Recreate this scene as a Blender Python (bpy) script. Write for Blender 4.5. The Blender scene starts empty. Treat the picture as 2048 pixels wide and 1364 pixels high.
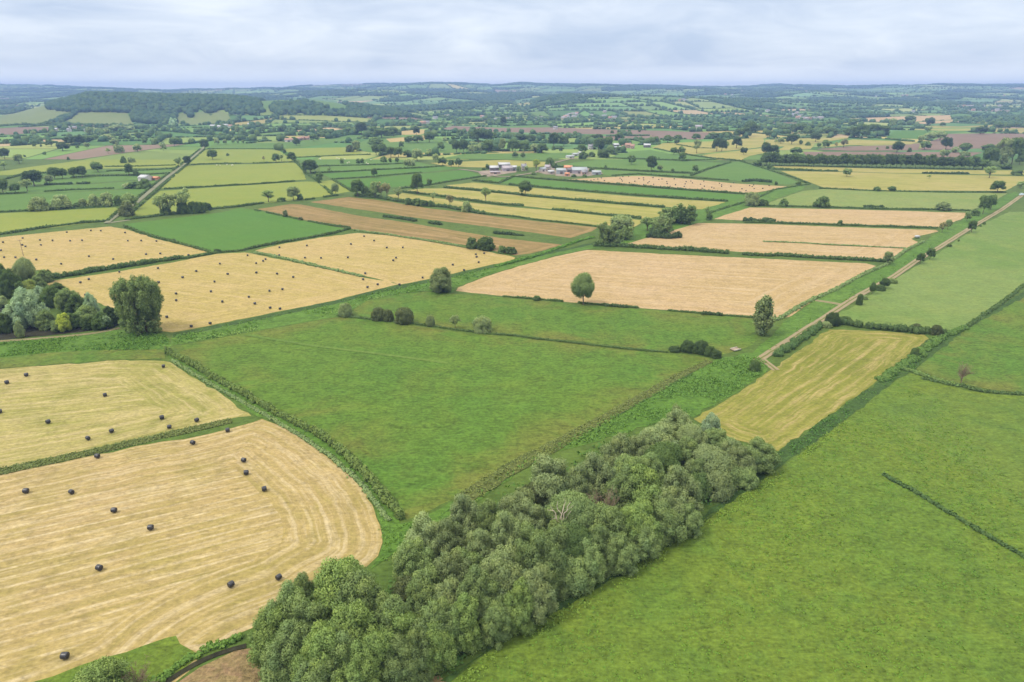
HAZE = 1.4e-4
HAZEC = (.30, .45, .83, 1)
SKYLOC = (1.3, .4, 0)
SKYD = (.405, .485, .63, 1)
SKYB = (.735, .775, .83, 1)
ZENITH = 1.9
SUN = 2.1
SUNANG = 11
EXPO = .5
import bpy, math, random
import numpy as np
from mathutils import Vector
from mathutils.geometry import delaunay_2d_cdt

random.seed(7)
RNG = np.random.default_rng(11)
SC = bpy.context.scene
COL = SC.collection

# ------------------------------------------------------------------ survey: photo pixels -> places on the ground
CAM_H = 85.0
F = 1365.3
PITCH = math.atan(504.0 / F)
CP, SP = math.cos(PITCH), math.sin(PITCH)
TILES = {'A': (0, 150, 3.898), 'B': (510, 150, 3.898), 'C': (1020, 150, 3.898), 'D': (1528, 150, 3.898),
         'E': (0, 420, 3.898), 'F': (510, 420, 3.898), 'G': (1020, 420, 3.898), 'H': (1528, 420, 3.898),
         'I': (0, 700, 2.926), 'J': (0, 1014, 3.898), 'K': (460, 1014, 3.898), 'L': (780, 750, 3.898),
         'M': (1200, 750, 3.898), 'N': (1528, 750, 3.898), 'O': (980, 1014, 3.898), 'Q': (0, 150, 6.827),
         'R': (920, 270, 6.827), 'S': (1100, 240, 6.827), 'T': (380, 220, 6.827), 'U': (1500, 180, 6.827),
         'V': (1800, 180, 8.258), 'P': (0, 520, 6.024), 'W': (0, 0, 1.0)}


def px(t, x, y):
    ox, oy, s = TILES[t]
    return ox + x / s, oy + y / s


def P(s):
    """'A:1,2 3,4 B:5,6' -> full-frame pixels"""
    out, t = [], 'W'
    for tok in s.split():
        if ':' in tok:
            t, tok = tok.split(':')
        x, y = tok.split(',')
        out.append(px(t, float(x), float(y)))
    return out


def vnoise(x, y, seed=0):
    x = np.asarray(x, float); y = np.asarray(y, float)
    xi = np.floor(x); yi = np.floor(y); fx = x - xi; fy = y - yi
    fx = fx * fx * (3 - 2 * fx); fy = fy * fy * (3 - 2 * fy)

    def h(a, b):
        v = np.sin(a * 127.1 + b * 311.7 + seed * 74.7) * 43758.5453
        return v - np.floor(v)
    return ((h(xi, yi) * (1 - fx) + h(xi + 1, yi) * fx) * (1 - fy) + (h(xi, yi + 1) * (1 - fx) + h(xi + 1, yi + 1) * fx) * fy)


def sstep(t):
    t = np.clip(t, 0, 1)
    return t * t * (3 - 2 * t)


SKY_L = np.array([(-500, 172), (0, 173), (60, 172), (150, 174), (240, 177), (330, 181), (430, 179), (470, 176), (560, 175), (640, 171), (760, 168),
                  (870, 170), (1000, 170), (1050, 167), (1100, 170), (1200, 172), (1300, 171), (1400, 173), (1500, 173), (1560, 170), (1640, 170),
                  (1760, 172), (1870, 169), (1950, 170), (2048, 169), (2600, 171)], float)
KNOLL = np.array([(-300, 0), (0, 0), (30, 7), (60, 18), (90, 32), (127, 43), (175, 63), (250, 61), (330, 56), (420, 55), (480, 52), (520, 44), (560, 48),
                  (640, 45), (700, 30), (760, 12), (860, 0), (2600, 0)], float)
MIDH = np.array([(-300, 0), (820, 0), (900, 18), (1000, 22), (1050, 20), (1090, 45), (1150, 58), (1300, 54), (1450, 44), (1600, 32), (1800, 22), (2100, 18), (2600, 15)], float)


def hill(x, y):
    x = np.asarray(x, float); y = np.asarray(y, float)
    ys = np.maximum(y, 1.0)
    p = 1024 + 1455 * x / ys
    zr = 85 + (178 - np.interp(p, SKY_L[:, 0], SKY_L[:, 1])) * 8000 / 1551 - 8
    z = zr * sstep((y - 2300) / 5600)
    amp = 34 * sstep((y - 2500) / 2200)
    z = z + amp * (vnoise(x / 700, y / 900, 1) - .5) * 1.6 * (1 - .55 * sstep((y - 6800) / 900)) + amp * .5 * (vnoise(x / 260, y / 330, 2) - .5)
    k = np.interp(p, KNOLL[:, 0], KNOLL[:, 1]) * sstep((y - 1790) / 620) * (1 - sstep((y - 2520) / 900))
    m = np.interp(p, MIDH[:, 0], MIDH[:, 1]) * sstep((y - 2250) / 1000) * (1 - .8 * sstep((y - 3300) / 1100))
    z = np.maximum(z, np.maximum(k, m))
    z = np.where(y > 8300, z - (y - 8300) * .03, z)
    return np.maximum(z, 0) * sstep((y - 1750) / 150)


GA = np.linspace(-1.1, 1.1, 320)
GY = np.concatenate([np.arange(-400, 1700, 100), np.arange(1700, 3600, 18), np.arange(3600, 9001, 36)]).astype(float)
GZ = hill(GA[None, :] * (GY[:, None] + 700), np.repeat(GY[:, None], len(GA), 1))
GZ = np.where(GZ > 120, 120 + (GZ - 120) * .75, GZ)


def tz(x, y):
    """height of the built terrain sheet"""
    x = np.asarray(x, float); y = np.asarray(y, float)
    r = np.clip(np.interp(y, GY, np.arange(len(GY))), 0, len(GY) - 1.001)
    c = np.clip((x / (y + 700) + 1.1) / 2.2 * (len(GA) - 1), 0, len(GA) - 1.001)
    ri = r.astype(int); ci = c.astype(int); fr = r - ri; fc = c - ci
    return (GZ[ri, ci] * (1 - fc) + GZ[ri, ci + 1] * fc) * (1 - fr) + (GZ[ri + 1, ci] * (1 - fc) + GZ[ri + 1, ci + 1] * fc) * fr


def ray(x, y):
    dx = x - 1024.0; dy = y - 682.0
    return np.array([dx, F * CP - dy * SP, -F * SP - dy * CP])


def at(x, y, h=0.0):
    """the place on the land seen at photo pixel (x, y); h lifts the surface (for tree tops)"""
    d = ray(x, y)
    if d[2] < -1e-6:
        t = -(CAM_H - h) / d[2]
        if d[1] * t < 1700:
            return np.array([d[0] * t, d[1] * t, 0.0])
    ty = np.concatenate([np.arange(1650, 4000, 6), np.arange(4000, 9500, 15)])
    t = ty / d[1]
    z = CAM_H + d[2] * t
    g = tz(d[0] * t, ty) + h
    i = np.nonzero(z <= g)[0]
    i = i[0] if len(i) else len(ty) - 1
    return np.array([d[0] * t[i], ty[i], float(tz(d[0] * t[i], ty[i]))])


def proj(x, y, z):
    zz = z - CAM_H
    dep = y * CP - zz * SP
    up = y * SP + zz * CP
    return 1024 + F * x / dep, 682 - F * up / dep


def mpp(pt):
    """metres per photo pixel at a place"""
    return (pt[1] * CP - (pt[2] - CAM_H) * SP) / F


def lin(c):
    c = c / 255.0
    return c / 12.92 if c <= 0.04045 else ((c + 0.055) / 1.055) ** 2.4


def S(r, g, b, k=0.5):
    return (lin(r) * k, lin(g) * k, lin(b) * k, 1.0)


# ------------------------------------------------------------------ materials
def new_mat(name):
    m = bpy.data.materials.new(name)
    m.use_nodes = True
    nt = m.node_tree
    for n in list(nt.nodes):
        nt.nodes.remove(n)
    return m, nt


class NB:
    def __init__(s, nt):
        s.nt = nt

    def n(s, t, **kw):
        nd = s.nt.nodes.new(t)
        for k, v in kw.items():
            setattr(nd, k, v)
        return nd

    def put(s, sock, v):
        if hasattr(v, 'is_linked') or isinstance(v, bpy.types.NodeSocket):
            s.nt.links.new(v, sock)
        else:
            sock.default_value = v

    def math(s, op, a, b=0.0, c=None):
        nd = s.n('ShaderNodeMath', operation=op)
        s.put(nd.inputs[0], a); s.put(nd.inputs[1], b)
        if c is not None:
            s.put(nd.inputs[2], c)
        return nd.outputs[0]

    def mix(s, f, a, b, blend='MIX'):
        nd = s.n('ShaderNodeMix', data_type='RGBA', blend_type=blend)
        s.put(nd.inputs[0], f); s.put(nd.inputs[6], a); s.put(nd.inputs[7], b)
        return nd.outputs[2]

    def noise(s, vec, scale, detail=3.0, rough=.55, dist=0.0):
        nd = s.n('ShaderNodeTexNoise')
        s.put(nd.inputs['Vector'], vec)
        nd.inputs['Scale'].default_value = scale; nd.inputs['Detail'].default_value = detail
        nd.inputs['Roughness'].default_value = rough; nd.inputs['Distortion'].default_value = dist
        return nd.outputs['Fac']

    def rng(s, v, a, b, c=0.0, d=1.0):
        nd = s.n('ShaderNodeMapRange')
        s.put(nd.inputs[0], v)
        for i, q in enumerate((a, b, c, d)):
            nd.inputs[i + 1].default_value = q
        return nd.outputs[0]

    def out(s, sh):
        o = s.n('ShaderNodeOutputMaterial')
        s.nt.links.new(sh, o.inputs['Surface'])


def field_mat(name, A, B, C, D=None, patch=.011, mid=.06, speck=1.1, streak=0.0, spacing=3.0, windrow=0.0, headland=0.0, bump=.35, contrast=.32, cmix=.6, stretch=.05, edge_col=None):
    m, nt = new_mat(name); b = NB(nt)
    pos = b.n('ShaderNodeNewGeometry').outputs['Position']
    rc = b.n('ShaderNodeAttribute', attribute_name='rc').outputs['Vector']
    sep = b.n('ShaderNodeSeparateXYZ'); nt.links.new(rc, sep.inputs[0])
    row, along, edge = sep.outputs
    hs = b.n('ShaderNodeAttribute', attribute_name='arc').outputs['Fac']
    wob = b.math('MULTIPLY', b.math('SUBTRACT', b.noise(pos, .03, 2), .5), 3.0)
    if headland > 0:
        f = b.math('LESS_THAN', b.math('ADD', edge, b.math('MULTIPLY', wob, 1.2)), headland)
        r = b.math('ADD', b.math('MULTIPLY', row, b.math('SUBTRACT', 1.0, f)), b.math('MULTIPLY', edge, f))
        al = b.math('ADD', b.math('MULTIPLY', along, b.math('SUBTRACT', 1.0, f)), b.math('MULTIPLY', hs, f))
    else:
        r, al = row, along
    r = b.math('ADD', r, b.math('MULTIPLY', wob, .12))
    cv = b.n('ShaderNodeCombineXYZ')
    nt.links.new(r, cv.inputs[0]); nt.links.new(b.math('MULTIPLY', al, stretch), cv.inputs[1])
    st = b.noise(cv.outputs[0], 1.1 / spacing * 1.6, 6, .72)
    n1 = b.noise(pos, patch, 4, .6)
    n2 = b.noise(pos, mid, 5, .65, .6)
    n3 = b.noise(pos, speck, 4, .7)
    n4 = b.noise(pos, speck * .22, 3, .6, 1.0)
    c = b.mix(b.rng(n1, .38, .62), A, B)
    c = b.mix(b.math('MULTIPLY', b.rng(n2, .47, .66), cmix), c, C)
    if streak > 0:
        c = b.mix(b.math('MULTIPLY', b.rng(st, .5, .68), streak), c, D or B)
        c = b.mix(b.math('MULTIPLY', b.rng(st, .5, .3), streak * .8), c, C)
    w = None
    if windrow > 0:
        ph = b.math('SINE', b.math('MULTIPLY', r, 2 * math.pi / spacing))
        cw = b.n('ShaderNodeCombineXYZ'); nt.links.new(b.math('MULTIPLY', r, .4), cw.inputs[0]); nt.links.new(b.math('MULTIPLY', al, .22), cw.inputs[1])
        w = b.math('MULTIPLY', b.rng(ph, .55, .97), b.rng(b.noise(cw.outputs[0], 1.0, 5, .7), .36, .64))
        if headland > 0:
            w = b.math('MULTIPLY', w, b.math('SUBTRACT', 1.0, b.math('MULTIPLY', f, .35)))
        c = b.mix(b.math('MULTIPLY', w, windrow), c, D)
    if edge_col:
        ef = b.math('MULTIPLY', b.rng(edge, 16, 2), b.rng(n2, .40, .62))
        c = b.mix(b.math('MULTIPLY', ef, .75), c, edge_col)
    # grass laid over in tufts: short strokes with a wandering direction
    wp = b.n('ShaderNodeMapping'); wp.inputs['Scale'].default_value = (.35, 1.0, 1.0); wp.inputs['Rotation'].default_value = (0, 0, .5); nt.links.new(pos, wp.inputs[0])
    n5 = b.noise(wp.outputs[0], speck * .55, 4, .62, 2.2)
    g = b.math('ADD', b.math('MULTIPLY', b.math('SUBTRACT', n3, .5), contrast * 3.0), b.math('MULTIPLY', b.math('SUBTRACT', n4, .5), contrast * 1.6))
    g = b.math('ADD', g, b.math('MULTIPLY', b.math('SUBTRACT', n5, .5), contrast * 2.6))
    g = b.math('ADD', g, 1.0)
    c = b.mix(1.0, c, g, 'MULTIPLY')
    p = b.n('ShaderNodeBsdfPrincipled')
    nt.links.new(c, p.inputs['Base Color'])
    p.inputs['Roughness'].default_value = .9
    p.inputs['Specular IOR Level'].default_value = .12
    if bump:
        bp = b.n('ShaderNodeBump')
        bp.inputs['Strength'].default_value = bump
        bp.inputs['Distance'].default_value = .5
        hh = b.math('ADD', n3, n4)
        if w is not None:
            hh = b.math('ADD', hh, b.math('MULTIPLY', w, .8))
        nt.links.new(hh, bp.inputs['Height'])
        nt.links.new(bp.outputs[0], p.inputs['Normal'])
    b.out(p.outputs[0])
    return m


FK = .378
def s5(r, g, b):
    if g > r:
        m_ = .3 * r + .6 * g + .1 * b
        r, g, b = [q + (m_ - q) * .10 for q in (r, g, b)]
        b *= .85
        return S(r, g, b, FK)
    return S(r, g, b, FK * 1.13)


MAT = {}
MAT['stubble'] = field_mat('stubble straw', s5(205, 180, 126), s5(197, 176, 110), s5(172, 160, 88), s5(234, 214, 170), streak=.85, windrow=1.0, spacing=3.1, headland=19, cmix=.55)
MAT['stubble_green'] = field_mat('stubble regrowing', s5(202, 186, 124), s5(186, 179, 102), s5(158, 164, 78), s5(226, 208, 156), streak=.8, windrow=.5, spacing=3.1, headland=17, cmix=.7)
MAT['stubble_mid'] = field_mat('stubble mid', s5(214, 188, 128), s5(204, 184, 112), s5(190, 174, 96), s5(230, 204, 154), streak=.55, windrow=.35, spacing=5, headland=16, cmix=.5)
MAT['peach'] = field_mat('stubble peach', s5(218, 188, 144), s5(212, 184, 132), s5(192, 166, 108), s5(232, 208, 170), streak=.6, windrow=.4, spacing=6, headland=22, cmix=.45)
MAT['olive_cut'] = field_mat('mown olive hay', s5(172, 168, 84), s5(158, 162, 70), s5(136, 148, 60), s5(214, 190, 134), streak=.9, windrow=.4, spacing=3.4, headland=9, cmix=.5)
MAT['meadow'] = field_mat('meadow', s5(103, 148, 59), s5(115, 152, 59), s5(126, 151, 62), patch=.016, mid=.05, speck=1.0, contrast=.55, cmix=.5, edge_col=s5(138, 142, 74))
MAT['meadow_near'] = field_mat('meadow long grass', s5(120, 153, 60), s5(132, 158, 60), s5(112, 150, 63), patch=.03, mid=.13, speck=1.3, contrast=.52, cmix=.7, bump=.6)
MAT['meadow_second'] = field_mat('meadow greener grass', s5(119, 154, 66), s5(130, 157, 66), s5(113, 151, 68), patch=.03, mid=.13, speck=1.3, contrast=.5, cmix=.7, bump=.6)
MAT['meadow_pale'] = field_mat('meadow pale', s5(146, 174, 106), s5(130, 166, 88), s5(160, 178, 104), patch=.012, mid=.05, speck=.8, contrast=.3, cmix=.5)
MAT['meadow_grey'] = field_mat('meadow grey green', s5(160, 180, 112), s5(148, 174, 98), s5(172, 180, 112), patch=.01, speck=.5, contrast=.2)
MAT['reed'] = field_mat('reeds', s5(122, 134, 80), s5(112, 130, 76), s5(132, 136, 84), speck=1.4, mid=.3, contrast=.5, cmix=.6)
MAT['meadow_line'] = field_mat('thin pale grass', s5(128, 162, 80), s5(120, 158, 74), s5(130, 160, 80), speck=1.0, contrast=.36)
MAT['emerald'] = field_mat('young crop', s5(100, 156, 62), s5(108, 157, 62), s5(94, 148, 58), s5(114, 162, 74), streak=.3, spacing=12, contrast=.16, bump=.15, cmix=.35)
MAT['tan'] = field_mat('tan stubble', s5(174, 146, 96), s5(168, 146, 86), s5(132, 122, 66), s5(204, 172, 122), streak=1.0, windrow=.45, spacing=9, headland=14, contrast=.2, stretch=.02)
MAT['yellow'] = field_mat('yellow cut grass', s5(194, 184, 108), s5(184, 182, 94), s5(168, 170, 84), s5(214, 192, 130), streak=.95, spacing=9, contrast=.15, stretch=.02)
MAT['lime_far'] = field_mat('hillside grass', s5(150, 168, 104), s5(142, 162, 98), s5(160, 166, 106), contrast=.2, patch=.007)
MAT['lime'] = field_mat('lime grass', s5(168, 184, 86), s5(156, 178, 80), s5(176, 184, 86), s5(180, 190, 98), streak=.4, spacing=18, contrast=.16, patch=.007)
MAT['green'] = field_mat('green pasture', s5(112, 158, 78), s5(122, 164, 80), s5(104, 150, 74), s5(136, 172, 94), streak=.3, spacing=20, contrast=.16, patch=.007)
MAT['plough'] = field_mat('ploughed soil', s5(156, 132, 116), s5(148, 124, 106), s5(164, 140, 118), s5(174, 150, 132), streak=.4, spacing=14, contrast=.12, bump=.1)
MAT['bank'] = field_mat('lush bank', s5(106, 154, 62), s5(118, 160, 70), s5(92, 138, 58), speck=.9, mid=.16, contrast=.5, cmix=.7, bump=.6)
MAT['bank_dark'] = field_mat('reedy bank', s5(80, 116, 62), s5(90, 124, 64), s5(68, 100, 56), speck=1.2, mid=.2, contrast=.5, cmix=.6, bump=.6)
MAT['rough'] = field_mat('rough grass', s5(104, 136, 64), s5(114, 142, 68), s5(90, 120, 58), speck=.8, mid=.12, contrast=.4, cmix=.6)
MAT['dead'] = field_mat('dead vegetation', s5(176, 150, 112), s5(160, 146, 92), s5(190, 152, 124), speck=1.4, mid=.3, contrast=.6, cmix=.7, bump=.8)
MAT['mud'] = field_mat('dark mud', s5(66, 64, 50), s5(56, 58, 46), s5(80, 80, 58), speck=1.0, contrast=.4)
MAT['straw'] = field_mat('spilt straw', s5(228, 208, 164), s5(220, 196, 148), s5(204, 184, 130), speck=1.6, contrast=.4)
MAT['asphalt'] = field_mat('lane asphalt', s5(172, 174, 164), s5(164, 166, 156), s5(156, 160, 146), speck=.6, contrast=.1, bump=.05)
MAT['yard'] = field_mat('farm yard concrete', s5(190, 172, 158), s5(178, 162, 146), s5(160, 152, 126), speck=.5, mid=.1, contrast=.2, bump=.05)


def track_mat():
    m, nt = new_mat('rutted earth track'); b = NB(nt)
    pos = b.n('ShaderNodeNewGeometry').outputs['Position']
    rc = b.n('ShaderNodeAttribute', attribute_name='rc').outputs['Vector']
    sep = b.n('ShaderNodeSeparateXYZ'); nt.links.new(rc, sep.inputs[0])
    ac = b.math('ABSOLUTE', b.math('ADD', sep.outputs[0], b.math('MULTIPLY', b.math('SUBTRACT', b.noise(pos, .2, 3), .5), .7)))
    n = b.noise(pos, .25, 5, .65); n2 = b.noise(pos, 1.5, 3)
    soil = b.mix(n, s5(180, 164, 132), s5(192, 176, 142))
    grass = b.mix(n, s5(150, 142, 80), s5(112, 140, 66))
    mid = b.math('MULTIPLY', b.rng(ac, .45, .15), b.rng(b.noise(pos, .05, 3), .36, .5))
    edge = b.rng(ac, 1.35, 2.0)
    c = b.mix(b.math('MAXIMUM', mid, edge), soil, grass)
    c = b.mix(1.0, c, b.math('ADD', .75, b.math('MULTIPLY', n2, .5)), 'MULTIPLY')
    p = b.n('ShaderNodeBsdfPrincipled')
    nt.links.new(c, p.inputs['Base Color']); p.inputs['Roughness'].default_value = .95; p.inputs['Specular IOR Level'].default_value = .1
    b.out(p.outputs[0])
    return m


MAT['track'] = track_mat()


def leaf_mat():
    m, nt = new_mat('foliage'); b = NB(nt)
    oc = b.n('ShaderNodeObjectInfo').outputs['Color']
    t = b.n('ShaderNodeAttribute', attribute_name='tint').outputs['Fac']
    pos = b.n('ShaderNodeNewGeometry').outputs['Position']
    warm = b.mix(1.0, oc, (1.25, 1.12, .75, 1), 'MULTIPLY')
    cool = b.mix(1.0, oc, (.70, .80, .82, 1), 'MULTIPLY')
    c = b.mix(t, cool, warm)
    d = b.n('ShaderNodeBsdfDiffuse'); tr = b.n('ShaderNodeBsdfTranslucent')
    nt.links.new(c, d.inputs[0])
    nt.links.new(b.mix(1.0, c, (.5, .55, .35, 1), 'MULTIPLY'), tr.inputs[0])
    ms = b.n('ShaderNodeAddShader')
    nt.links.new(d.outputs[0], ms.inputs[0]); nt.links.new(tr.outputs[0], ms.inputs[1])
    b.out(ms.outputs[0])
    return m


def plain_mat(name, col, rough=.8, var=.25, scale=.6, spec=.3):
    m, nt = new_mat(name); b = NB(nt)
    pos = b.n('ShaderNodeTexCoord').outputs['Object']
    n = b.noise(pos, scale, 4)
    c = b.mix(1.0, col, b.math('ADD', 1 - var, b.math('MULTIPLY', n, 2 * var)), 'MULTIPLY')
    p = b.n('ShaderNodeBsdfPrincipled')
    nt.links.new(c, p.inputs['Base Color']); p.inputs['Roughness'].default_value = rough; p.inputs['Specular IOR Level'].default_value = spec
    b.out(p.outputs[0])
    return m


MAT['leaf'] = leaf_mat()
MAT['bark'] = plain_mat('bark', S(120, 108, 92, .6), .95, .4, 2.0, .1)
MAT['deadwood'] = plain_mat('bleached dead wood', S(206, 192, 174, .75), .9, .2, 2.0, .1)
MAT['twig'] = plain_mat('bare twigs', S(150, 132, 110, .6), .95, .3, 1.0, .1)
MAT['wrap'] = plain_mat('black bale wrap', (.018, .018, .024, 1), .38, .3, 3.0, .5)
MAT['white'] = plain_mat('white render', (.46, .45, .43, 1), .8, .1)
MAT['stone'] = plain_mat('pale stone wall', (.34, .31, .27, 1), .9, .25)
MAT['brick'] = plain_mat('pink brick wall', (.38, .27, .23, 1), .9, .25)
MAT['grey_sheet'] = plain_mat('grey sheeting', (.27, .30, .32, 1), .6, .15)
MAT['dark_sheet'] = plain_mat('dark sheeting', (.12, .11, .12, 1), .7, .2)
MAT['white_sheet'] = plain_mat('white sheeting', (.36, .37, .39, 1), .55, .1)
MAT['lilac_sheet'] = plain_mat('lilac grey sheeting', (.28, .25, .28, 1), .7, .15)
MAT['rust'] = plain_mat('orange rusty sheeting', (.46, .21, .12, 1), .8, .25)
MAT['tile'] = plain_mat('red clay tile', (.30, .18, .14, 1), .85, .25)
MAT['slate'] = plain_mat('slate', (.20, .20, .22, 1), .7, .2)
MAT['glass'] = plain_mat('window glass', (.04, .05, .06, 1), .1, .1, 1, .5)
MAT['wood'] = plain_mat('weathered timber', (.26, .20, .15, 1), .9, .3, 2)
MAT['tyre'] = plain_mat('tyre rubber', (.02, .02, .02, 1), .9, .1)
MAT['paint'] = plain_mat('pale blue paint', (.55, .68, .76, 1), .3, .05)
MAT['wool'] = plain_mat('fleece', (.62, .58, .50, 1), .95, .2)


def water_mat():
    m, nt = new_mat('pond water'); b = NB(nt)
    p = b.n('ShaderNodeBsdfPrincipled')
    p.inputs['Base Color'].default_value = (.03, .035, .03, 1); p.inputs['Roughness'].default_value = .06
    bp = b.n('ShaderNodeBump'); bp.inputs['Strength'].default_value = .06
    nt.links.new(b.noise(b.n('ShaderNodeNewGeometry').outputs['Position'], .8, 3), bp.inputs['Height'])
    nt.links.new(bp.outputs[0], p.inputs['Normal'])
    b.out(p.outputs[0])
    return m


MAT['water'] = water_mat()


# ------------------------------------------------------------------ mesh helpers
def mesh_np(name, verts, faces, mat, attrs=None, smooth=False, normals=None):
    """faces: (n,k) int array, or list of such arrays"""
    if not isinstance(faces, list):
        faces = [faces]
    faces = [np.asarray(f, np.int32) for f in faces if len(f)]
    me = bpy.data.meshes.new(name)
    verts = np.asarray(verts, np.float32)
    me.vertices.add(len(verts)); me.vertices.foreach_set('co', verts.ravel())
    nl = sum(f.size for f in faces); nf = sum(len(f) for f in faces)
    me.loops.add(nl); me.polygons.add(nf)
    me.loops.foreach_set('vertex_index', np.concatenate([f.ravel() for f in faces]))
    tot = np.concatenate([np.full(len(f), f.shape[1], np.int32) for f in faces])
    me.polygons.foreach_set('loop_start', (np.cumsum(tot) - tot).astype(np.int32))
    try:
        me.polygons.foreach_set('loop_total', tot)
    except Exception:
        pass
    if smooth:
        me.polygons.foreach_set('use_smooth', np.ones(nf, bool))
    for k, v in (attrs or {}).items():
        v = np.asarray(v, np.float32)
        if v.ndim == 2:
            a = me.attributes.new(k, 'FLOAT_VECTOR', 'POINT'); a.data.foreach_set('vector', v.ravel())
        else:
            a = me.attributes.new(k, 'FLOAT', 'POINT'); a.data.foreach_set('value', v)
    mats = mat if isinstance(mat, list) else [mat]
    for mm in mats:
        me.materials.append(mm)
    me.update(calc_edges=True)
    if normals is not None:
        me.polygons.foreach_set('use_smooth', np.ones(nf, bool))
        me.normals_split_custom_set_from_vertices(np.asarray(normals, np.float32).tolist())
    return me


def link(name, me, parent=None, loc=None, **props):
    o = bpy.data.objects.new(name, me)
    COL.objects.link(o)
    if parent is not None:
        o.parent = parent
    if loc is not None:
        o.location = loc
    for k, v in props.items():
        if v is not None:
            o[k] = v
    return o


def in_poly(x, y, poly):
    x = np.asarray(x, float); y = np.asarray(y, float)
    r = np.zeros(x.shape, bool)
    n = len(poly)
    for i in range(n):
        x1, y1 = poly[i][0], poly[i][1]; x2, y2 = poly[(i + 1) % n][0], poly[(i + 1) % n][1]
        if y1 == y2:
            continue
        c = ((y1 > y) != (y2 > y)) & (x < (x2 - x1) * (y - y1) / (y2 - y1) + x1)
        r ^= c
    return r


def densify(poly, step, closed=True, jit=0.0):
    out = []
    n = len(poly)
    for i in range(n if closed else n - 1):
        a = np.array(poly[i][:2]); c = np.array(poly[(i + 1) % n][:2])
        k = max(1, int(np.linalg.norm(c - a) / step))
        for j in range(k):
            q = a + (c - a) * j / k
            if jit and j:
                q = q + RNG.normal(0, jit, 2)
            out.append(q)
    if not closed:
        out.append(np.array(poly[-1][:2]))
    return out


AUTH = []     # surveyed field outlines (world)
LAYER = [0]


def drape(poly, step, lift, dirv=None, jit=0.0, want_edge=True):
    bd = densify(poly, step, True, jit)
    b = np.array(bd)
    lo = b.min(0); hi = b.max(0)
    gx, gy = np.meshgrid(np.arange(lo[0], hi[0], step), np.arange(lo[1], hi[1], step))
    g = np.stack([gx.ravel(), gy.ravel()], 1) + RNG.uniform(-.2, .2, (gx.size, 2)) * step
    g = g[in_poly(g[:, 0], g[:, 1], b)]
    if want_edge and len(g):
        d = seg_dist(g, b)[0]
        g = g[d > step * .45]
    allv = [Vector(q) for q in bd] + [Vector(q) for q in g]
    nb = len(bd)
    res = delaunay_2d_cdt(allv, [], [list(range(nb))], 1, 1e-4)
    v = np.array([(q[0], q[1]) for q in res[0]])
    f = np.array([t for t in res[2] if len(t) == 3], np.int32)
    z = tz(v[:, 0], v[:, 1]) + lift
    ed, arc = seg_dist(v, b) if want_edge else (np.zeros(len(v)), np.zeros(len(v)))
    dv = np.array(dirv if dirv is not None else (1.0, 0.0)); dv = dv / np.linalg.norm(dv)
    row = v @ np.array([-dv[1], dv[0]]); al = v @ dv
    return np.column_stack([v, z]), f, np.column_stack([row, al, ed]), arc


def seg_dist(p, b):
    a = b; c = np.roll(b, -1, 0); e = c - a
    L = np.linalg.norm(e, axis=1); cum = np.cumsum(L) - L
    best = np.full(len(p), 1e9); arc = np.zeros(len(p))
    for i in range(len(a)):
        if L[i] < 1e-6:
            continue
        t = np.clip(((p - a[i]) @ e[i]) / (L[i] ** 2), 0, 1)
        d = np.linalg.norm(p - (a[i] + t[:, None] * e[i]), axis=1)
        m = d < best
        best[m] = d[m]; arc[m] = cum[i] + t[m] * L[i]
    return best, arc


def field(name, label, mat, pts, rows=None, cat=None, rec=True, jit=.35):
    """one field: its outline in photo pixels, rows = two pixels along the drill lines"""
    w = [at(*q)[:2] for q in P(pts)]
    if rec:
        AUTH.append(w)
    cen = np.mean(w, 0)
    dist = max(60.0, np.min([q[1] for q in w]))
    ext = max(np.ptp([q[0] for q in w]), np.ptp([q[1] for q in w]))
    step = max(2.5, dist / 70, ext / 70)
    dirv = None
    if rows:
        r = [at(*q)[:2] for q in P(rows)]
        dirv = r[1] - r[0]
    LAYER[0] += 1
    lift = .02 + .0012 * LAYER[0] + (.25 if cen[1] > 900 else 0) + (.9 if cen[1] > 1750 else 0)
    v, f, rc, arc = drape(w, step, lift, dirv, jit=min(jit, step * .15))
    me = mesh_np(name, v, f, MAT[mat], {'rc': rc, 'arc': arc}, smooth=True)
    return link(name, me, label=label, category=cat or 'field', kind='structure')


def ribbon(name, label, mat, pts, width, cat, lift=.0, world=None, kind='structure'):
    w = world if world is not None else [at(*q)[:2] for q in P(pts)]
    d = densify(w, 6.0, False)
    d = np.array(d)
    for _ in range(6):
        d[1:-1] = (d[:-2] + 2 * d[1:-1] + d[2:]) / 4
    t = np.gradient(d, axis=0); t /= np.linalg.norm(t, axis=1)[:, None] + 1e-9
    nrm = np.column_stack([-t[:, 1], t[:, 0]])
    s = np.concatenate([[0], np.cumsum(np.linalg.norm(np.diff(d, axis=0), axis=1))])
    vs, rc = [], []
    ks = np.linspace(-.5, .5, 7)
    for k in ks:
        q = d + nrm * (k * width * (1 + .06 * np.sin(s * .21 + k * 9)))[:, None]
        vs.append(np.column_stack([q, tz(q[:, 0], q[:, 1]) + (.13 if q[:, 1].mean() < 500 else .2) + lift * (.3 if q[:, 1].mean() < 500 else 1)])); rc.append(np.column_stack([np.full(len(d), k * width), s, np.full(len(d), 9.)]))
    n = len(d)
    f = []
    for k in range(len(ks) - 1):
        i = np.arange(n - 1)
        f.append(np.column_stack([k * n + i, (k + 1) * n + i, (k + 1) * n + i + 1, k * n + i + 1])[:, ::-1])
    f = np.concatenate(f)
    me = mesh_np(name, np.concatenate(vs), f, MAT[mat], {'rc': np.concatenate(rc)}, smooth=True)
    return link(name, me, label=label, category=cat, kind=kind)


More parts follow.
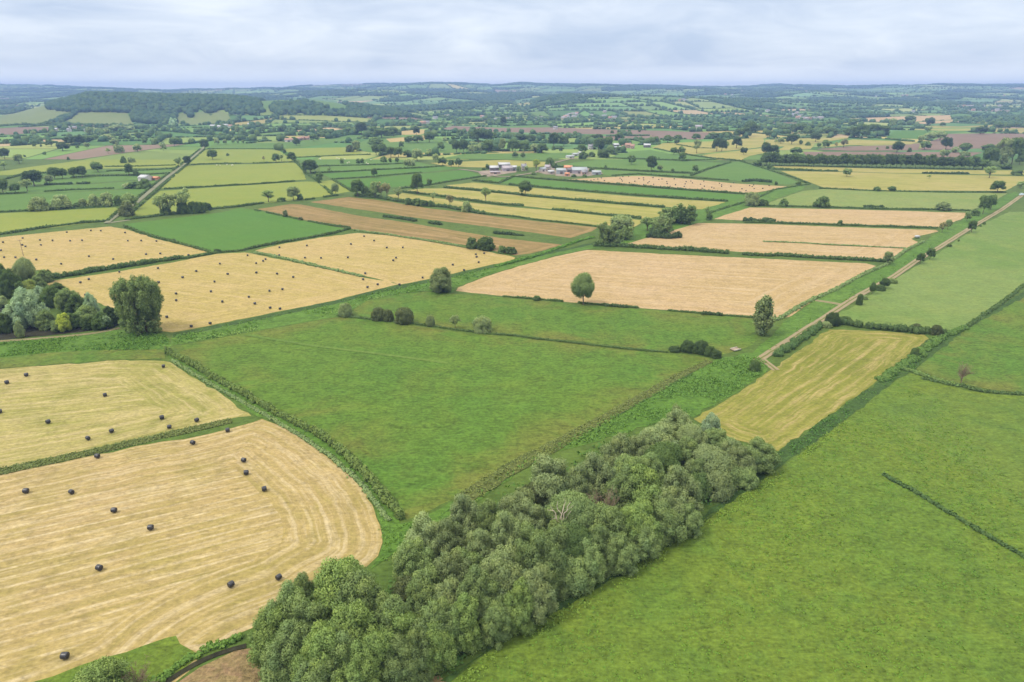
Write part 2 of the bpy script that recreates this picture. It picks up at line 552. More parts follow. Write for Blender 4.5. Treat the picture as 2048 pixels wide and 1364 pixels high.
def ico(sub):
    import bmesh
    bm = bmesh.new(); bmesh.ops.create_icosphere(bm, subdivisions=sub, radius=1.0)
    v = np.array([q.co[:] for q in bm.verts]); f = np.array([[q.index for q in t.verts] for t in bm.faces], np.int32)
    bm.free()
    return v, f


ICO1, ICO2 = ico(1), ico(2)


def blobs(cen, rad, base=ICO1, jit=.18, rng=None):
    """many rough lumps at once -> verts, tris, owner index"""
    rng = rng or RNG
    v0, f0 = base
    n, k = len(cen), len(v0)
    m = 1 + rng.uniform(-jit, jit, (n, k, 1))
    ang = rng.uniform(0, 6.283, n); c, s = np.cos(ang), np.sin(ang)
    vv = np.repeat(v0[None], n, 0)
    x = vv[:, :, 0] * c[:, None] - vv[:, :, 1] * s[:, None]; y = vv[:, :, 0] * s[:, None] + vv[:, :, 1] * c[:, None]
    vv = np.stack([x, y, vv[:, :, 2]], 2) * m * rad[:, None, :] + cen[:, None, :]
    f = (f0[None] + (np.arange(n) * k)[:, None, None]).reshape(-1, 3)
    return vv.reshape(-1, 3), f, np.repeat(np.arange(n), k)


NORM = [None]


def leaves(cen, rad, per, size, rng, spread=.65, shell=(.78, 1.08), up=.25, flat=.62, blade=0.0, ease=.62):
    """leaf sprays over ellipsoid clumps; per = leaves per clump (array). -> verts(4n), quads, tint"""
    own = np.repeat(np.arange(len(cen)), per)
    n = len(own)
    d = rng.normal(0, 1, (n, 3)); d /= np.linalg.norm(d, axis=1)[:, None]
    r = rng.uniform(shell[0], shell[1], n)
    p = cen[own] + d * rad[own] * r[:, None]
    nr = d / rad[own]; nr /= np.linalg.norm(nr, axis=1)[:, None]
    nr = nr + rng.normal(0, spread, (n, 3)) + np.array([0, 0, up]); nr /= np.linalg.norm(nr, axis=1)[:, None]
    a = rng.normal(0, 1, (n, 3)); t1 = np.cross(nr, a); t1 /= np.linalg.norm(t1, axis=1)[:, None] + 1e-9
    if blade:
        # sprays that reach out and up from the clump, not shingles lying on it
        o = d * .8 + np.array([0, 0, .55]) + rng.normal(0, .45, (n, 3)); o /= np.linalg.norm(o, axis=1)[:, None]
        k = rng.random(n) < blade
        t1[k] = o[k]
        x = np.cross(o, rng.normal(0, 1, (n, 3))); x /= np.linalg.norm(x, axis=1)[:, None] + 1e-9
        nr[k] = x[k]
    t2 = np.cross(nr, t1)
    sz = size * rng.uniform(.6, 1.45, n)[:, None]
    q = np.stack([p - t1 * sz, p + t2 * sz * flat + nr * sz * .18, p + t1 * sz, p - t2 * sz * flat + nr * sz * .12], 1)
    tint = np.clip(.5 + rng.normal(0, .10, len(cen))[own] + rng.normal(0, .08, n), 0, 1)
    # leaves of one spray shade together: face outward, shading normal eased toward the outside of the clump
    ng = np.cross(q[:, 2] - q[:, 0], q[:, 3] - q[:, 1]); ng /= np.linalg.norm(ng, axis=1)[:, None] + 1e-9
    out = d / rad[own]; out /= np.linalg.norm(out, axis=1)[:, None]
    out = out + np.array([0, 0, .25])
    fl = (ng * out).sum(1) < 0
    q[fl] = q[fl][:, ::-1]; ng[fl] *= -1
    N = out * ease + ng * (1 - ease); N /= np.linalg.norm(N, axis=1)[:, None] + 1e-9
    NORM[0] = np.repeat(N, 4, 0)
    return q.reshape(-1, 3), np.arange(4 * n, dtype=np.int32).reshape(-1, 4), np.repeat(tint, 4)


def tube(pts, rad, sides=7):
    pts = np.asarray(pts, float); rad = np.asarray(rad, float)
    t = np.gradient(pts, axis=0); t /= np.linalg.norm(t, axis=1)[:, None] + 1e-9
    ref = np.array([1.0, .13, .07]) if abs(t[0][2]) > .5 else np.array([0, 0.1, 1.0])
    u = np.cross(t, ref); u /= np.linalg.norm(u, axis=1)[:, None] + 1e-9
    w = np.cross(t, u)
    a = np.arange(sides) / sides * 2 * math.pi
    v = pts[:, None] + rad[:, None, None] * (np.cos(a)[None, :, None] * u[:, None] + np.sin(a)[None, :, None] * w[:, None])
    n = len(pts); f = []
    for i in range(n - 1):
        j = np.arange(sides); k = (j + 1) % sides
        f.append(np.column_stack([i * sides + j, i * sides + k, (i + 1) * sides + k, (i + 1) * sides + j]))
    return v.reshape(-1, 3), np.concatenate(f)


def join(parts):
    vs, fs, off = [], [], 0
    for v, f in parts:
        vs.append(v); fs.append(np.asarray(f) + off); off += len(v)
    return np.concatenate(vs), np.concatenate(fs)


def limb(a, b, r0, r1, rng, n=5, wob=.06, sides=6):
    a = np.array(a, float); b = np.array(b, float)
    L = np.linalg.norm(b - a)
    pts = [a + (b - a) * i / (n - 1) + (rng.normal(0, wob * L * .5, 3) if 0 < i < n - 1 else 0) for i in range(n)]
    return tube(pts, np.linspace(r0, r1, n), sides)
# ------------------------------------------------------------------ trees
def crown_clumps(kind, rng, lod):
    """-> clump centres, radii, leaf density factor, reference H, W"""
    if kind == 'broad':
        H, W = 12.0, 12.0
        n = (95, 42, 18)[lod]
        d = rng.normal(0, 1, (n, 3)); d /= np.linalg.norm(d, axis=1)[:, None]
        d[:, 2] = np.where(d[:, 2] < -.55, -d[:, 2], d[:, 2])
        fr = rng.uniform(.72, 1.0, n)[:, None]
        c = d * np.array([W * .38, W * .38, H * .37]) * fr + np.array([0, 0, H * .53])
        c[:, :2] *= (1 + .2 * np.sin(np.arctan2(d[:, 1], d[:, 0]) * 3 + rng.uniform(0, 6)) + .14 * np.sin(d[:, 2] * 5 + rng.uniform(0, 6)))[:, None]
        r = rng.uniform(.10, .165, n)[:, None] * W * np.array([1, 1, .82])
        if lod == 2:
            r = r * 1.45
    elif kind == 'willow':
        H, W = 11.0, 10.0
        n = (170, 60, 20)[lod]
        # several leaning stems, each carrying a plume of foliage
        ns_ = 6
        sa = np.arange(ns_) * 6.283 / ns_ + rng.uniform(0, .9, ns_); sr = rng.uniform(.08, .27, ns_) * W; sh = rng.uniform(.5, 1.0, ns_) * H; sh[0] = H * .95; sr[0] = .04 * W
        own = rng.integers(0, ns_, n)
        t_ = rng.uniform(.05, 1, n) ** .8
        pr = np.interp(t_, [0, .35, .7, 1], [.21, .25, .20, .06]) * W * np.sqrt(rng.uniform(.3, 1.15, n))
        a = rng.uniform(0, 6.283, n)
        c = np.column_stack([np.cos(sa[own]) * sr[own] * (.5 + .7 * t_) + np.cos(a) * pr, np.sin(sa[own]) * sr[own] * (.5 + .7 * t_) + np.sin(a) * pr, t_ * sh[own] * .95 + .2])
        s = rng.uniform(.055, .10, n)[:, None] * W
        r = s * np.column_stack([np.ones(n), np.ones(n), rng.uniform(1.0, 1.7, n)])
        if lod == 2:
            r = r * 1.4
    elif kind == 'poplar':
        H, W = 19.0, 16.0
        n = (300, 150, 40)[lod]
        zf = rng.uniform(.34, .96, n)
        R = np.interp(zf, [.3, .42, .62, .82, .93, 1], [.66, .88, 1.08, .98, .7, .25])
        a = rng.uniform(0, 6.283, n); q = np.sqrt(rng.uniform(.25, 1, n))
        c = np.column_stack([np.cos(a) * R * q * W * .44, np.sin(a) * R * q * W * .44, zf * H])
        s = rng.uniform(.034, .06, n)[:, None] * W
        r = s * np.column_stack([np.ones(n), np.ones(n), rng.uniform(1.5, 2.6, n)])
        k = (90, 50, 10)[lod]
        zf = rng.uniform(.04, .34, k); a = rng.uniform(0, 6.283, k); q = np.sqrt(rng.uniform(.1, 1, k))
        c2 = np.column_stack([np.cos(a) * q * W * .36, np.sin(a) * q * W * .36, zf * H])
        r2 = rng.uniform(.032, .055, k)[:, None] * W * np.ones((k, 3))
        c = np.concatenate([c, c2]); r = np.concatenate([r, r2])
        if lod == 2:
            r = r * 1.3
    elif kind == 'rowpoplar':
        H, W = 16.0, 9.0
        n = (60, 34, 22)[lod]
        zf = rng.uniform(.36, .97, n)
        R = np.interp(zf, [.3, .45, .7, .95, 1], [.5, .95, 1.0, .5, .2])
        a = rng.uniform(0, 6.283, n); q = np.sqrt(rng.uniform(.1, 1, n))
        c = np.column_stack([np.cos(a) * R * q * W * .42, np.sin(a) * R * q * W * .42, zf * H])
        r = rng.uniform(.12, .19, n)[:, None] * W * np.array([1, 1, 1.5])
    elif kind == 'column':
        H, W = 12.0, 5.0
        n = (120, 80, 14)[lod]
        zf = rng.uniform(.08, .97, n)
        R = np.interp(zf, [.05, .2, .45, .75, .92, 1], [.45, .75, 1.0, .8, .45, .12])
        a = rng.uniform(0, 6.283, n); q = np.sqrt(rng.uniform(.2, 1, n))
        c = np.column_stack([np.cos(a) * R * q * W * .4, np.sin(a) * R * q * W * .4, zf * H])
        r = rng.uniform(.09, .15, n)[:, None] * W * np.array([1, 1, 1.7])
    elif kind == 'thin':
        H, W = 10.0, 9.0
        n = (40, 24, 11)[lod]
        d = rng.normal(0, 1, (n, 3)); d /= np.linalg.norm(d, axis=1)[:, None]
        c = d * np.array([W * .40, W * .40, H * .30]) * rng.uniform(.5, 1, n)[:, None] + np.array([0, 0, H * .64])
        r = rng.uniform(.085, .14, n)[:, None] * W * np.array([1, 1, .85])
        if lod == 2:
            r = r * 1.3
    else:  # dome bush
        H, W = 5.0, 7.0
        n = (70, 34, 13)[lod]
        d = rng.normal(0, 1, (n, 3)); d /= np.linalg.norm(d, axis=1)[:, None]
        d[:, 2] = np.abs(d[:, 2])
        d /= (np.abs(d) ** 3).sum(1)[:, None] ** (1 / 3)
        c = d * np.array([W * .36, W * .36, H * .72]) * rng.uniform(.75, 1, n)[:, None] + np.array([0, 0, H * .08])
        r = rng.uniform(.11, .17, n)[:, None] * W * np.array([1, 1, .95])
        if lod == 2:
            r = r * 1.35
    # bring the clumps to the nominal height and spread
    q_ = np.percentile(np.hypot(c[:, 0], c[:, 1]) + r[:, 0] * .9, 93); k_ = W * .5 / q_
    c[:, :2] *= k_; r[:, :2] *= min(k_, 1.25)
    c[:, 2] *= H / np.percentile(c[:, 2] + r[:, 2] * .95, 98)
    return c, r, H, W


PROTO = {}


def nrm_of(ns):
    n = np.concatenate(ns)
    l = np.linalg.norm(n, axis=1)[:, None]
    return np.where(l > 1e-9, n / np.maximum(l, 1e-9), 0)


def proto(kind, var, lod):
    key = (kind, var, lod)
    if key in PROTO:
        return PROTO[key]
    rng = np.random.default_rng(sum(map(ord, kind)) * 7 + var * 131 + lod * 17)
    if kind == 'bare':
        H, W = 9.0, 8.0
        tr = [limb((0, 0, 0), (0, 0, H * .45), .22, .14, rng)]
        tw = []
        for i in range(34):
            a = rng.uniform(0, 6.283); z0 = H * rng.uniform(.12, .5)
            e = np.array([math.cos(a) * W * .5 * rng.uniform(.35, 1), math.sin(a) * W * .5 * rng.uniform(.35, 1), H * rng.uniform(.45, 1)])
            s = np.array([0, 0, z0])
            tr.append(limb(s, e, .07, .02, rng, 5, .12, 4))
            for j in range(26):
                t = rng.uniform(.3, 1); b0 = s + (e - s) * t
                dd = rng.normal(0, 1, 3); dd[2] = abs(dd[2]) + .3; dd = dd / np.linalg.norm(dd) * rng.uniform(.5, 1.3)
                sd = np.cross(dd, rng.normal(0, 1, 3)); sd = sd / np.linalg.norm(sd) * .035
                tw.append(np.array([b0 - sd, b0 + dd - sd * .4, b0 + dd + sd * .4, b0 + sd]))
        tv = np.concatenate(tw); tf = np.arange(len(tv), dtype=np.int32).reshape(-1, 4)
        r = {'crown': mesh_np('twigs', tv, tf, MAT['twig'], {'tint': np.full(len(tv), .5)}),
             'trunk': mesh_np('trunk', *join(tr), MAT['twig'], None, True), 'H': H, 'W': W}
        PROTO[key] = r
        return r
    c, rad, H, W = crown_clumps(kind, rng, lod)
    size = {'broad': (.19, .45, 1.05), 'willow': (.165, .40, .95), 'poplar': (.26, .42, 1.0), 'rowpoplar': (.4, .6, .8), 'column': (.3, .45, .8), 'thin': (.28, .42, .75), 'dome': (.18, .36, .7)}[kind][lod]
    area = 4 * math.pi * (rad.prod(1) ** (2 / 3))
    cover = {'thin': .95, 'poplar': 1.15, 'column': 1.1, 'broad': 1.4}.get(kind, 1.6) * (1.0, .95, .9)[lod]
    per = np.maximum(3, (area * cover / (size * size * 1.3)).astype(int))
    v, q, t = leaves(c, rad, per, size, rng, spread=.62 if lod < 2 else .45, shell=(.5, 1.3) if lod < 2 else (.78, 1.08), flat=.5 if lod < 2 else .62, blade={'willow': .5, 'poplar': .6, 'column': .6, 'thin': .4, 'broad': .25, 'rowpoplar': .3}.get(kind, .25) if lod < 2 else 0)
    fs = [q]; vs = [v]; ts = [t]; off = len(v); ns = [NORM[0]]
    if kind not in ('thin', 'poplar'):
        k = {'poplar': .45, 'column': .5, 'willow': .48, 'broad': .5}.get(kind, .6)
        sel = np.ones(len(c), bool) if kind != 'poplar' else (c[:, 2] > H * .34)
        bv, bf, own = blobs(c[sel], rad[sel] * k, ICO1, .2, rng)
        fs.append(bf + off); vs.append(bv); ts.append(np.full(len(bv), .4)); off += len(bv); ns.append(bv - c[sel][own])
        if kind in ('broad', 'willow', 'dome'):
            z = {'broad': .57, 'willow': .48, 'dome': .2}[kind]
            rr = {'broad': (.2, .2, .2), 'willow': (.20, .20, .26), 'dome': (.26, .26, .42)}[kind]
            bv, bf, own = blobs(np.array([[0, 0, z * H]]), np.array([[rr[0] * W, rr[1] * W, rr[2] * H]]), ICO2, .12, rng)
            fs.append(bf + off); vs.append(bv); ts.append(np.full(len(bv), .35)); off += len(bv); ns.append(bv - np.array([0, 0, z * H]))
    tr = []
    if kind == 'poplar':
        for i in range(9):
            a = i * .7 + rng.uniform(0, .4); q0 = np.array([math.cos(a) * rng.uniform(.2, 1.6), math.sin(a) * rng.uniform(.2, 1.6), -.1])
            tr.append(limb(q0, (math.cos(a) * W * .22 * rng.uniform(.3, 1.2), math.sin(a) * W * .22 * rng.uniform(.3, 1.2), H * .8), .24, .05, rng, 7, .03))
    elif kind == 'dome':
        for i in range(5):
            a = i * 1.26; tr.append(limb((0, 0, -.1), (math.cos(a) * W * .25, math.sin(a) * W * .25, H * .6), .09, .03, rng))
    else:
        hh = {'broad': .5, 'willow': .5, 'thin': .55, 'column': .8, 'rowpoplar': .9}[kind]
        tr.append(limb((0, 0, -.1), (rng.normal(0, .2), rng.normal(0, .2), H * hh), W * .032 if kind != 'rowpoplar' else .22, W * .016, rng, 6, .03, 8))
        if kind in ('broad', 'thin', 'willow') and lod < 2:
            for i in rng.choice(len(c), min(len(c), 12), False):
                tr.append(limb((0, 0, H * rng.uniform(.22, .5)), c[i], W * .012, .03, rng, 5, .1, 5))
    tv, tf = join(tr)
    if lod == 2:
        me = mesh_np(kind + '_far', np.concatenate(vs + [tv]), fs + [tf + off], [MAT['leaf'], MAT['bark']], {'tint': np.concatenate(ts + [np.full(len(tv), .5)])}, False, nrm_of(ns + [np.zeros((len(tv), 3))]))
        mi = np.zeros(len(me.polygons), np.int32); mi[-len(tf):] = 1
        me.polygons.foreach_set('material_index', mi)
        r = {'single': me, 'H': H, 'W': W}
    else:
        r = {'crown': mesh_np(kind + '_crown', np.concatenate(vs), fs, MAT['leaf'], {'tint': np.concatenate(ts)}, False, nrm_of(ns)),
             'trunk': mesh_np(kind + '_trunk', tv, tf, MAT['bark'], None, True), 'H': H, 'W': W}
    PROTO[key] = r
    return r


KL = .83
COLS = {'l': ((132, 154, 104), 'soft green'), 'd': ((84, 104, 70), 'dark green'), 'm': ((116, 135, 98), 'mid green'), 'g': ((120, 142, 94), 'fresh green'), 'w': ((130, 146, 116), 'grey-green'),
        'b': ((140, 162, 146), 'silvery blue-green'), 'o': ((124, 138, 84), 'olive'), 'y': ((150, 164, 84), 'yellow'), 'p': ((88, 98, 74), 'purple-brown'),
        'n': ((126, 126, 100), 'pinkish brown'), 'k': ((72, 90, 66), 'very dark'), 'f': ((122, 137, 106), 'pale green')}
KINDS = {'broad': ('broadleaf_tree', 'round tree', 'tree'), 'willow': ('willow_tree', 'bushy willow', 'tree'), 'poplar': ('poplar_tree', 'many-stemmed poplar', 'tree'),
         'rowpoplar': ('poplar_tree', 'slim-stemmed poplar', 'tree'), 'column': ('upright_tree', 'narrow upright tree', 'tree'), 'thin': ('airy_tree', 'thin airy tree', 'tree'),
         'dome': ('bush', 'domed bush', 'bush'), 'bare': ('bare_tree', 'bare twiggy tree', 'tree')}
SHORT = {'B': 'broad', 'W': 'willow', 'P': 'poplar', 'R': 'rowpoplar', 'C': 'column', 'T': 'thin', 'D': 'dome', 'X': 'bare'}
ENTRIES = []


def put_tree(cl, kind, base, H, W, col, pxpos, lod, note=None, yaw=None):
    var = random.randrange({0: 3, 1: 4, 2: 5}[lod])
    if kind in ('poplar', 'bare', 'column'):
        var = 0
    p = proto(kind, var, lod)
    sx, sz = W / p['W'], H / p['H']
    nm = KINDS[kind][0]
    rgb = np.array(COLS[col][0], float) * random.uniform(.93, 1.07)
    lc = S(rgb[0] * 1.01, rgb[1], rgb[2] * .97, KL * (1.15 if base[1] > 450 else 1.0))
    if 'single' in p:
        o = link(nm, p['single']); o.color = lc; root = o
    else:
        root = link(nm, None); root.empty_display_size = .5
        cr = link('crown', p['crown'], root); cr.color = lc
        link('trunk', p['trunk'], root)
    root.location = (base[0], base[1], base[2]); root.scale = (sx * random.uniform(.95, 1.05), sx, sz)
    root.rotation_euler = (0, 0, random.uniform(0, 6.283) if yaw is None else yaw)
    ENTRIES.append((root, cl, kind, col, pxpos, H, W, note))
    return root


def trees(cl, s, top=None):
    """'A:x,y,w,h,KindColour ...': foot pixel, width, height in tile pixels; with top=metres the pixel is the crown top"""
    t = 'W'
    for tok in s.split():
        if ':' in tok:
            t, tok = tok.split(':')
        a = tok.split(',')
        sc = TILES[t][2]
        x, y = px(t, float(a[0]), float(a[1])); w, h = float(a[2]) / sc, float(a[3]) / sc
        kind = SHORT[a[4][0]]; col = a[4][1]
        if top:
            H = float(a[5]) if len(a) > 5 else top
            d = ray(x, y); k = (H * .97 - CAM_H) / d[2]
            base = np.array([d[0] * k, d[1] * k, 0.0]); m = mpp(base)
            W = w * m * 1.12
        else:
            base = at(x, y); m = mpp(base)
            dep = math.atan2(CAM_H - base[2], math.hypot(base[0], base[1]))
            W = w * m
            H = (h * m - .15 * W * math.sin(dep)) / math.cos(dep)
            H = max(H * 1.08, .4 * W)
            if kind in ('broad', 'thin'):
                W *= 1.03
                H *= 1.12
            else:
                base[1] += W * .22
        dist = base[1]
        lod = 0 if dist < 345 else (1 if h > 15 else 2)
        put_tree(cl, kind, base, H, W, col, (x, y), lod)


ORD = ['zeroth', 'first', 'second', 'third', 'fourth', 'fifth', 'sixth', 'seventh', 'eighth', 'ninth', 'tenth', 'eleventh', 'twelfth', 'thirteenth', 'fourteenth', 'fifteenth',
       'sixteenth', 'seventeenth', 'eighteenth', 'nineteenth', 'twentieth']


def ordinal(i):
    if i <= 20:
        return ORD[i]
    return '%d%s' % (i, {1: 'st', 2: 'nd', 3: 'rd'}.get(i % 10 if i // 10 != 1 else 0, 'th'))


NUM = ['no', 'one', 'two', 'three', 'four', 'five', 'six', 'seven', 'eight', 'nine', 'ten', 'eleven', 'twelve']


def num(n): return NUM[n] if n < 13 else str(n)


CLUSTERS = {}   # key -> (where, group)


def label_trees():
    by = {}
    for e in ENTRIES:
        by.setdefault(e[1], []).append(e)
    for cl, es in by.items():
        where, group = CLUSTERS[cl]
        keys = {}
        for e in es:
            keys.setdefault((e[2], e[3]), []).append(e)
        for (kind, col), q in keys.items():
            q.sort(key=lambda e: e[4][0])
            sizes = sorted(e[5] for e in q)
            for i, e in enumerate(q):
                d = COLS[col][1] + ' ' + KINDS[kind][1]
                if kind == 'bare':
                    d = KINDS[kind][1]
                if len(q) == 1:
                    lab = 'the only %s %s' % (d, where) if len(es) > 1 else '%s %s' % (d, where)
                elif len(q) == 2:
                    lab = '%s, %s of two %s' % (d, ('left', 'right')[i], where)
                elif len(q) > 2 and e[5] == sizes[-1] and sizes[-1] > sizes[-2] * 1.15:
                    lab = 'tallest %s of %s %s' % (d, num(len(q)), where)
                else:
                    lab = '%s, %s from left of %s %s' % (d, ordinal(i + 1), num(len(q)), where)
                o = e[0]
                o['label'] = e[7] or lab; o['category'] = KINDS[kind][2]
                if len(es) > 1:
                    o['group'] = group


# ------------------------------------------------------------------ hedges, reed ditches, rough herbage
def hedge(label, s, h=2.0, w=2.6, col='d', name='hedge', cat=None, gap=0.0, world=None, kind=None, lodk=1.0, group=None, vary=.3):
    pts = world if world is not None else [at(*q)[:2] for q in P(s)]
    dist = np.mean([math.hypot(*q) for q in pts])
    w *= .66; h *= .8
    leaf = max(.28, dist / 1000) * lodk
    d = np.array(densify(pts, max(w * .38, leaf * 1.1), False))
    n = len(d)
    rng = np.random.default_rng(int(abs(pts[0][0] * 7 + pts[0][1])) + n)
    s_ = np.arange(n)
    big = .75 + .5 * vnoise(s_ * .11, s_ * 0 + rng.uniform(0, 50), 3)
    keep = np.ones(n, bool)
    if gap:
        keep = vnoise(s_ * .05, s_ * 0 + rng.uniform(0, 90), 5) > gap
    d = d[keep]; big = big[keep]; n = len(d)
    if n < 2:
        return None
    k = 2
    c = np.repeat(d, k, 0) + rng.normal(0, w * .2, (n * k, 2))
    hh = h * np.repeat(big, k) * rng.uniform(1 - vary, 1 + vary, n * k)
    rx = w * .5 * rng.uniform(.6, 1.05, n * k)
    cz = hh * .42
    cen = np.column_stack([c, tz(c[:, 0], c[:, 1]) + cz]); rad = np.column_stack([rx, rx, hh * .58])
    area = 4 * math.pi * (rad.prod(1) ** (2 / 3))
    per = np.maximum(4, (area * .8 / (leaf * leaf * 1.3)).astype(int))
    v, q, t = leaves(cen, rad, per, leaf, rng, spread=.6, shell=(.7, 1.05))
    nv_ = NORM[0]
    bv, bf, own = blobs(cen, rad * .75, ICO1, .2, rng)
    me = mesh_np(name, np.concatenate([v, bv]), [q, bf + len(v)], MAT['leaf'], {'tint': np.concatenate([t, np.full(len(bv), .4)])}, False, nrm_of([nv_, bv - cen[own]]))
    o = link(name, me, label=label, category=cat or name.replace('_', ' '), group=group, kind=kind)
    o.color = S(*COLS[col][0], KL) if isinstance(col, str) else S(*col, KL)
    return o


def tufts(name, label, poly_s, n, size, h, col, leaf=.3, world=None, per=9):
    w = world if world is not None else [at(*q)[:2] for q in P(poly_s)]
    b = np.array(w)
    lo, hi = b.min(0), b.max(0)
    rng = np.random.default_rng(len(label) * 37 + n)
    p = rng.uniform(lo, hi, (n * 6, 2))
    p = p[in_poly(p[:, 0], p[:, 1], b)]
    g = vnoise(p[:, 0] * .09, p[:, 1] * .09, 8)
    p = p[(g > rng.uniform(.15, .75, len(p))) | (name == 'reeds')][:n]
    k = len(p)
    rx = size * rng.uniform(.5, 1.2, k); rz = h * rng.uniform(.4, 1.2, k)
    cen = np.column_stack([p, rz * .2]); rad = np.column_stack([rx, rx, rz])
    v, q, t = leaves(cen, rad, np.full(k, per), leaf, rng, spread=.7, up=.5)
    t = np.clip(.42 + (t - .5) * .9 + np.repeat(np.repeat((vnoise(p[:, 0] * .05, p[:, 1] * .05, 4) - .5) * .3, per), 4), 0, 1)
    me = mesh_np(name, v, q, MAT['leaf'], {'tint': t}, False, nrm_of([NORM[0] * .5 + np.array([0, 0, .7])]))
    o = link(name, me, label=label, category='rough growth', kind='stuff')
    o.color = S(*col, .70 if name == 'nettles' else .56)
    return o
# ------------------------------------------------------------------ the ground sheet
yy = np.repeat(GY[:, None], len(GA), 1); xx = GA[None, :] * (yy + 700)
n0, n1 = xx.shape
idx = np.arange(n0 * n1, dtype=np.int32).reshape(n0, n1)
gf = np.stack([idx[:-1, :-1], idx[:-1, 1:], idx[1:, 1:], idx[1:, :-1]], -1).reshape(-1, 4)
gv = np.column_stack([xx.ravel(), yy.ravel(), GZ.ravel()])
ground = link('ground', mesh_np('ground', gv, gf, MAT['rough'], {'rc': np.column_stack([xx.ravel(), yy.ravel(), np.full(xx.size, 99.)])}, True),
              label='rough green grass plain rising to hills at the horizon', category='ground', kind='structure')

# ------------------------------------------------------------------ fields, near to far
f = field
f('field', 'lower straw stubble field with bales at bottom left of the copse', 'stubble',
  'W:-700,1080 0,950 100,929 200,908 300,888 390,874 450,860 486,850 505,845 524,838 560,851 620,886 680,932 720,973 745,1010 760,1050 765,1085 756,1112 735,1132 690,1162 600,1220 520,1250 470,1270 430,1290 400,1312 300,1410 100,1500 -100,1580 -700,1760', 'W:0,1180 300,1105')
f('field', 'upper yellow-green stubble field with bales, left of the long hedge', 'stubble_green',
  'W:-700,850 0,738 120,729 232,721 325,722 347,728 364,740 410,768 460,800 497,826 503,832 478,834 458,838 390,856 239,892 100,920 0,937 -700,1070', 'W:0,830 300,800')
f('field', 'main green meadow between the long hedge and the reed ditch', 'meadow',
  'W:346,694 400,684 480,668 560,654 640,640 690,633 720,636 770,641 860,656 950,668 1030,675 1150,685 1310,704 1345,707 1420,716 1380,742 1300,782 1200,837 1100,892 1010,936 930,990 880,1010 835,1032 814,1040 800,1015 760,964 700,909 600,843 500,788 420,748', 'W:560,660 1000,740')
f('field', 'narrow green meadow behind the row of bushes', 'meadow',
  'W:700,614 740,599 800,588 850,583 905,587 1020,597 1070,601 1150,608 1250,616 1350,624 1450,631 1505,637 1530,650 1505,690 1470,702 1425,713 1310,701 1150,681 1030,671 950,664 860,652 770,638 720,632', 'W:760,600 1300,680')
f('field', 'large peach stubble field in the middle, with no bales', 'peach',
  'W:912,582 916,575 972,553 1030,535 1110,513 1174,500 1251,504 1405,512 1540,518 1733,527 1752,532 1700,560 1631,598 1578,634 1548,637 1507,632 1277,616 1123,603 1020,593', 'W:1030,590 1560,632')
f('field', 'peach and yellow stubble field crossed by one thin ditch line', 'peach',
  'W:1250,489 1275,478 1330,472 1345,462 1387,446 1528,448 1682,454 1872,460 1877,463 1830,474 1823,478 1843,486 1813,500 1778,519 1740,520 1650,514 1528,507 1456,502', 'W:1250,487 1800,510')
f('field', 'narrow peach stubble field below the pale green pasture', 'peach',
  'W:1428,438 1466,423 1500,415 1656,418 1785,421 1938,426 1925,437 1880,454 1682,448 1528,443', 'W:1430,436 1900,440')
f('field', 'straw stubble field with bales beside the pond trees', 'stubble_mid',
  'W:85,570 110,561 231,544 333,527 433,508 490,505 508,508 600,527 722,554 800,568 767,576 664,602 510,633 400,655 345,665 318,662 300,650 235,620 190,604 150,588', 'W:180,590 560,650')
f('field', 'straw stubble field with bales below the tan strips', 'stubble_mid',
  'W:510,501 560,489 640,475 715,466 780,471 870,483 950,498 1030,515 1028,520 946,538 859,558 800,569 725,550 600,523', 'W:540,500 900,545')
f('field', 'straw stubble field with bales and a pole at the far left', 'stubble_mid',
  'W:-140,500 0,475 103,464 221,453 257,460 308,477 421,503 359,514 257,529 154,543 108,551 77,540 38,545 -140,575', 'W:0,500 300,530')
f('field', 'rectangular emerald crop field right of the lane end', 'emerald',
  'W:249,448 333,438 410,429 441,425 480,416 510,420 597,440 664,453 702,459 664,469 613,478 510,496 430,504 390,494 308,473 257,456', 'W:260,450 440,500')
f('field', 'lower tan striped field', 'tan',
  'W:515,418 582,408 602,409 715,431 843,450 1000,476 1128,490 1060,507 1030,511 950,494 870,480 780,468 715,460 664,451 597,438', 'W:560,415 1090,498')
f('field', 'upper tan striped field', 'tan',
  'W:620,404 697,394 754,400 860,417 946,427 1020,437 1195,455 1183,463 1140,476 1020,459 850,438 700,416', 'W:697,398 1190,458')
f('field', 'lowest of the three yellow-green strips above the tan fields', 'yellow',
  'W:775,390 805,386 920,403 1020,414 1105,421 1238,435 1290,441 1268,454 1200,451 1020,431 946,420 860,409 792,399', 'W:800,392 1260,447')
f('field', 'middle of the three yellow-green strips above the tan fields', 'yellow',
  'W:805,381 850,377 890,377 946,382 1020,389 1061,394 1174,404 1328,417 1362,421 1330,432 1290,438 1238,431 1105,418 1020,409 920,398 869,389', 'W:830,380 1330,425')
f('field', 'uppermost of the three yellow-green strips above the tan fields', 'yellow',
  'W:892,371 946,365 1020,372 1174,385 1277,394 1460,405 1425,419 1380,418 1328,413 1174,400 1061,391 1020,386 946,378', 'W:900,370 1440,412')
f('field', 'long narrow emerald strip in front of the farm', 'emerald',
  'W:951,361 1000,355 1028,354 1174,368 1328,378 1495,390 1520,393 1484,402 1456,402 1277,390 1174,381 1020,368', 'W:960,360 1490,396')
f('field', 'distant peach stubble field dotted with bales right of the farm', 'peach',
  'W:1130,359 1225,354 1277,351 1379,358 1469,367 1540,371 1574,373 1530,382 1507,386 1405,382 1277,373 1174,365', 'W:1140,360 1500,380')
f('field', 'thin green strip behind the distant bale field', 'green', 'W:1184,338 1289,344 1384,349 1380,353 1300,352 1225,352 1190,347')
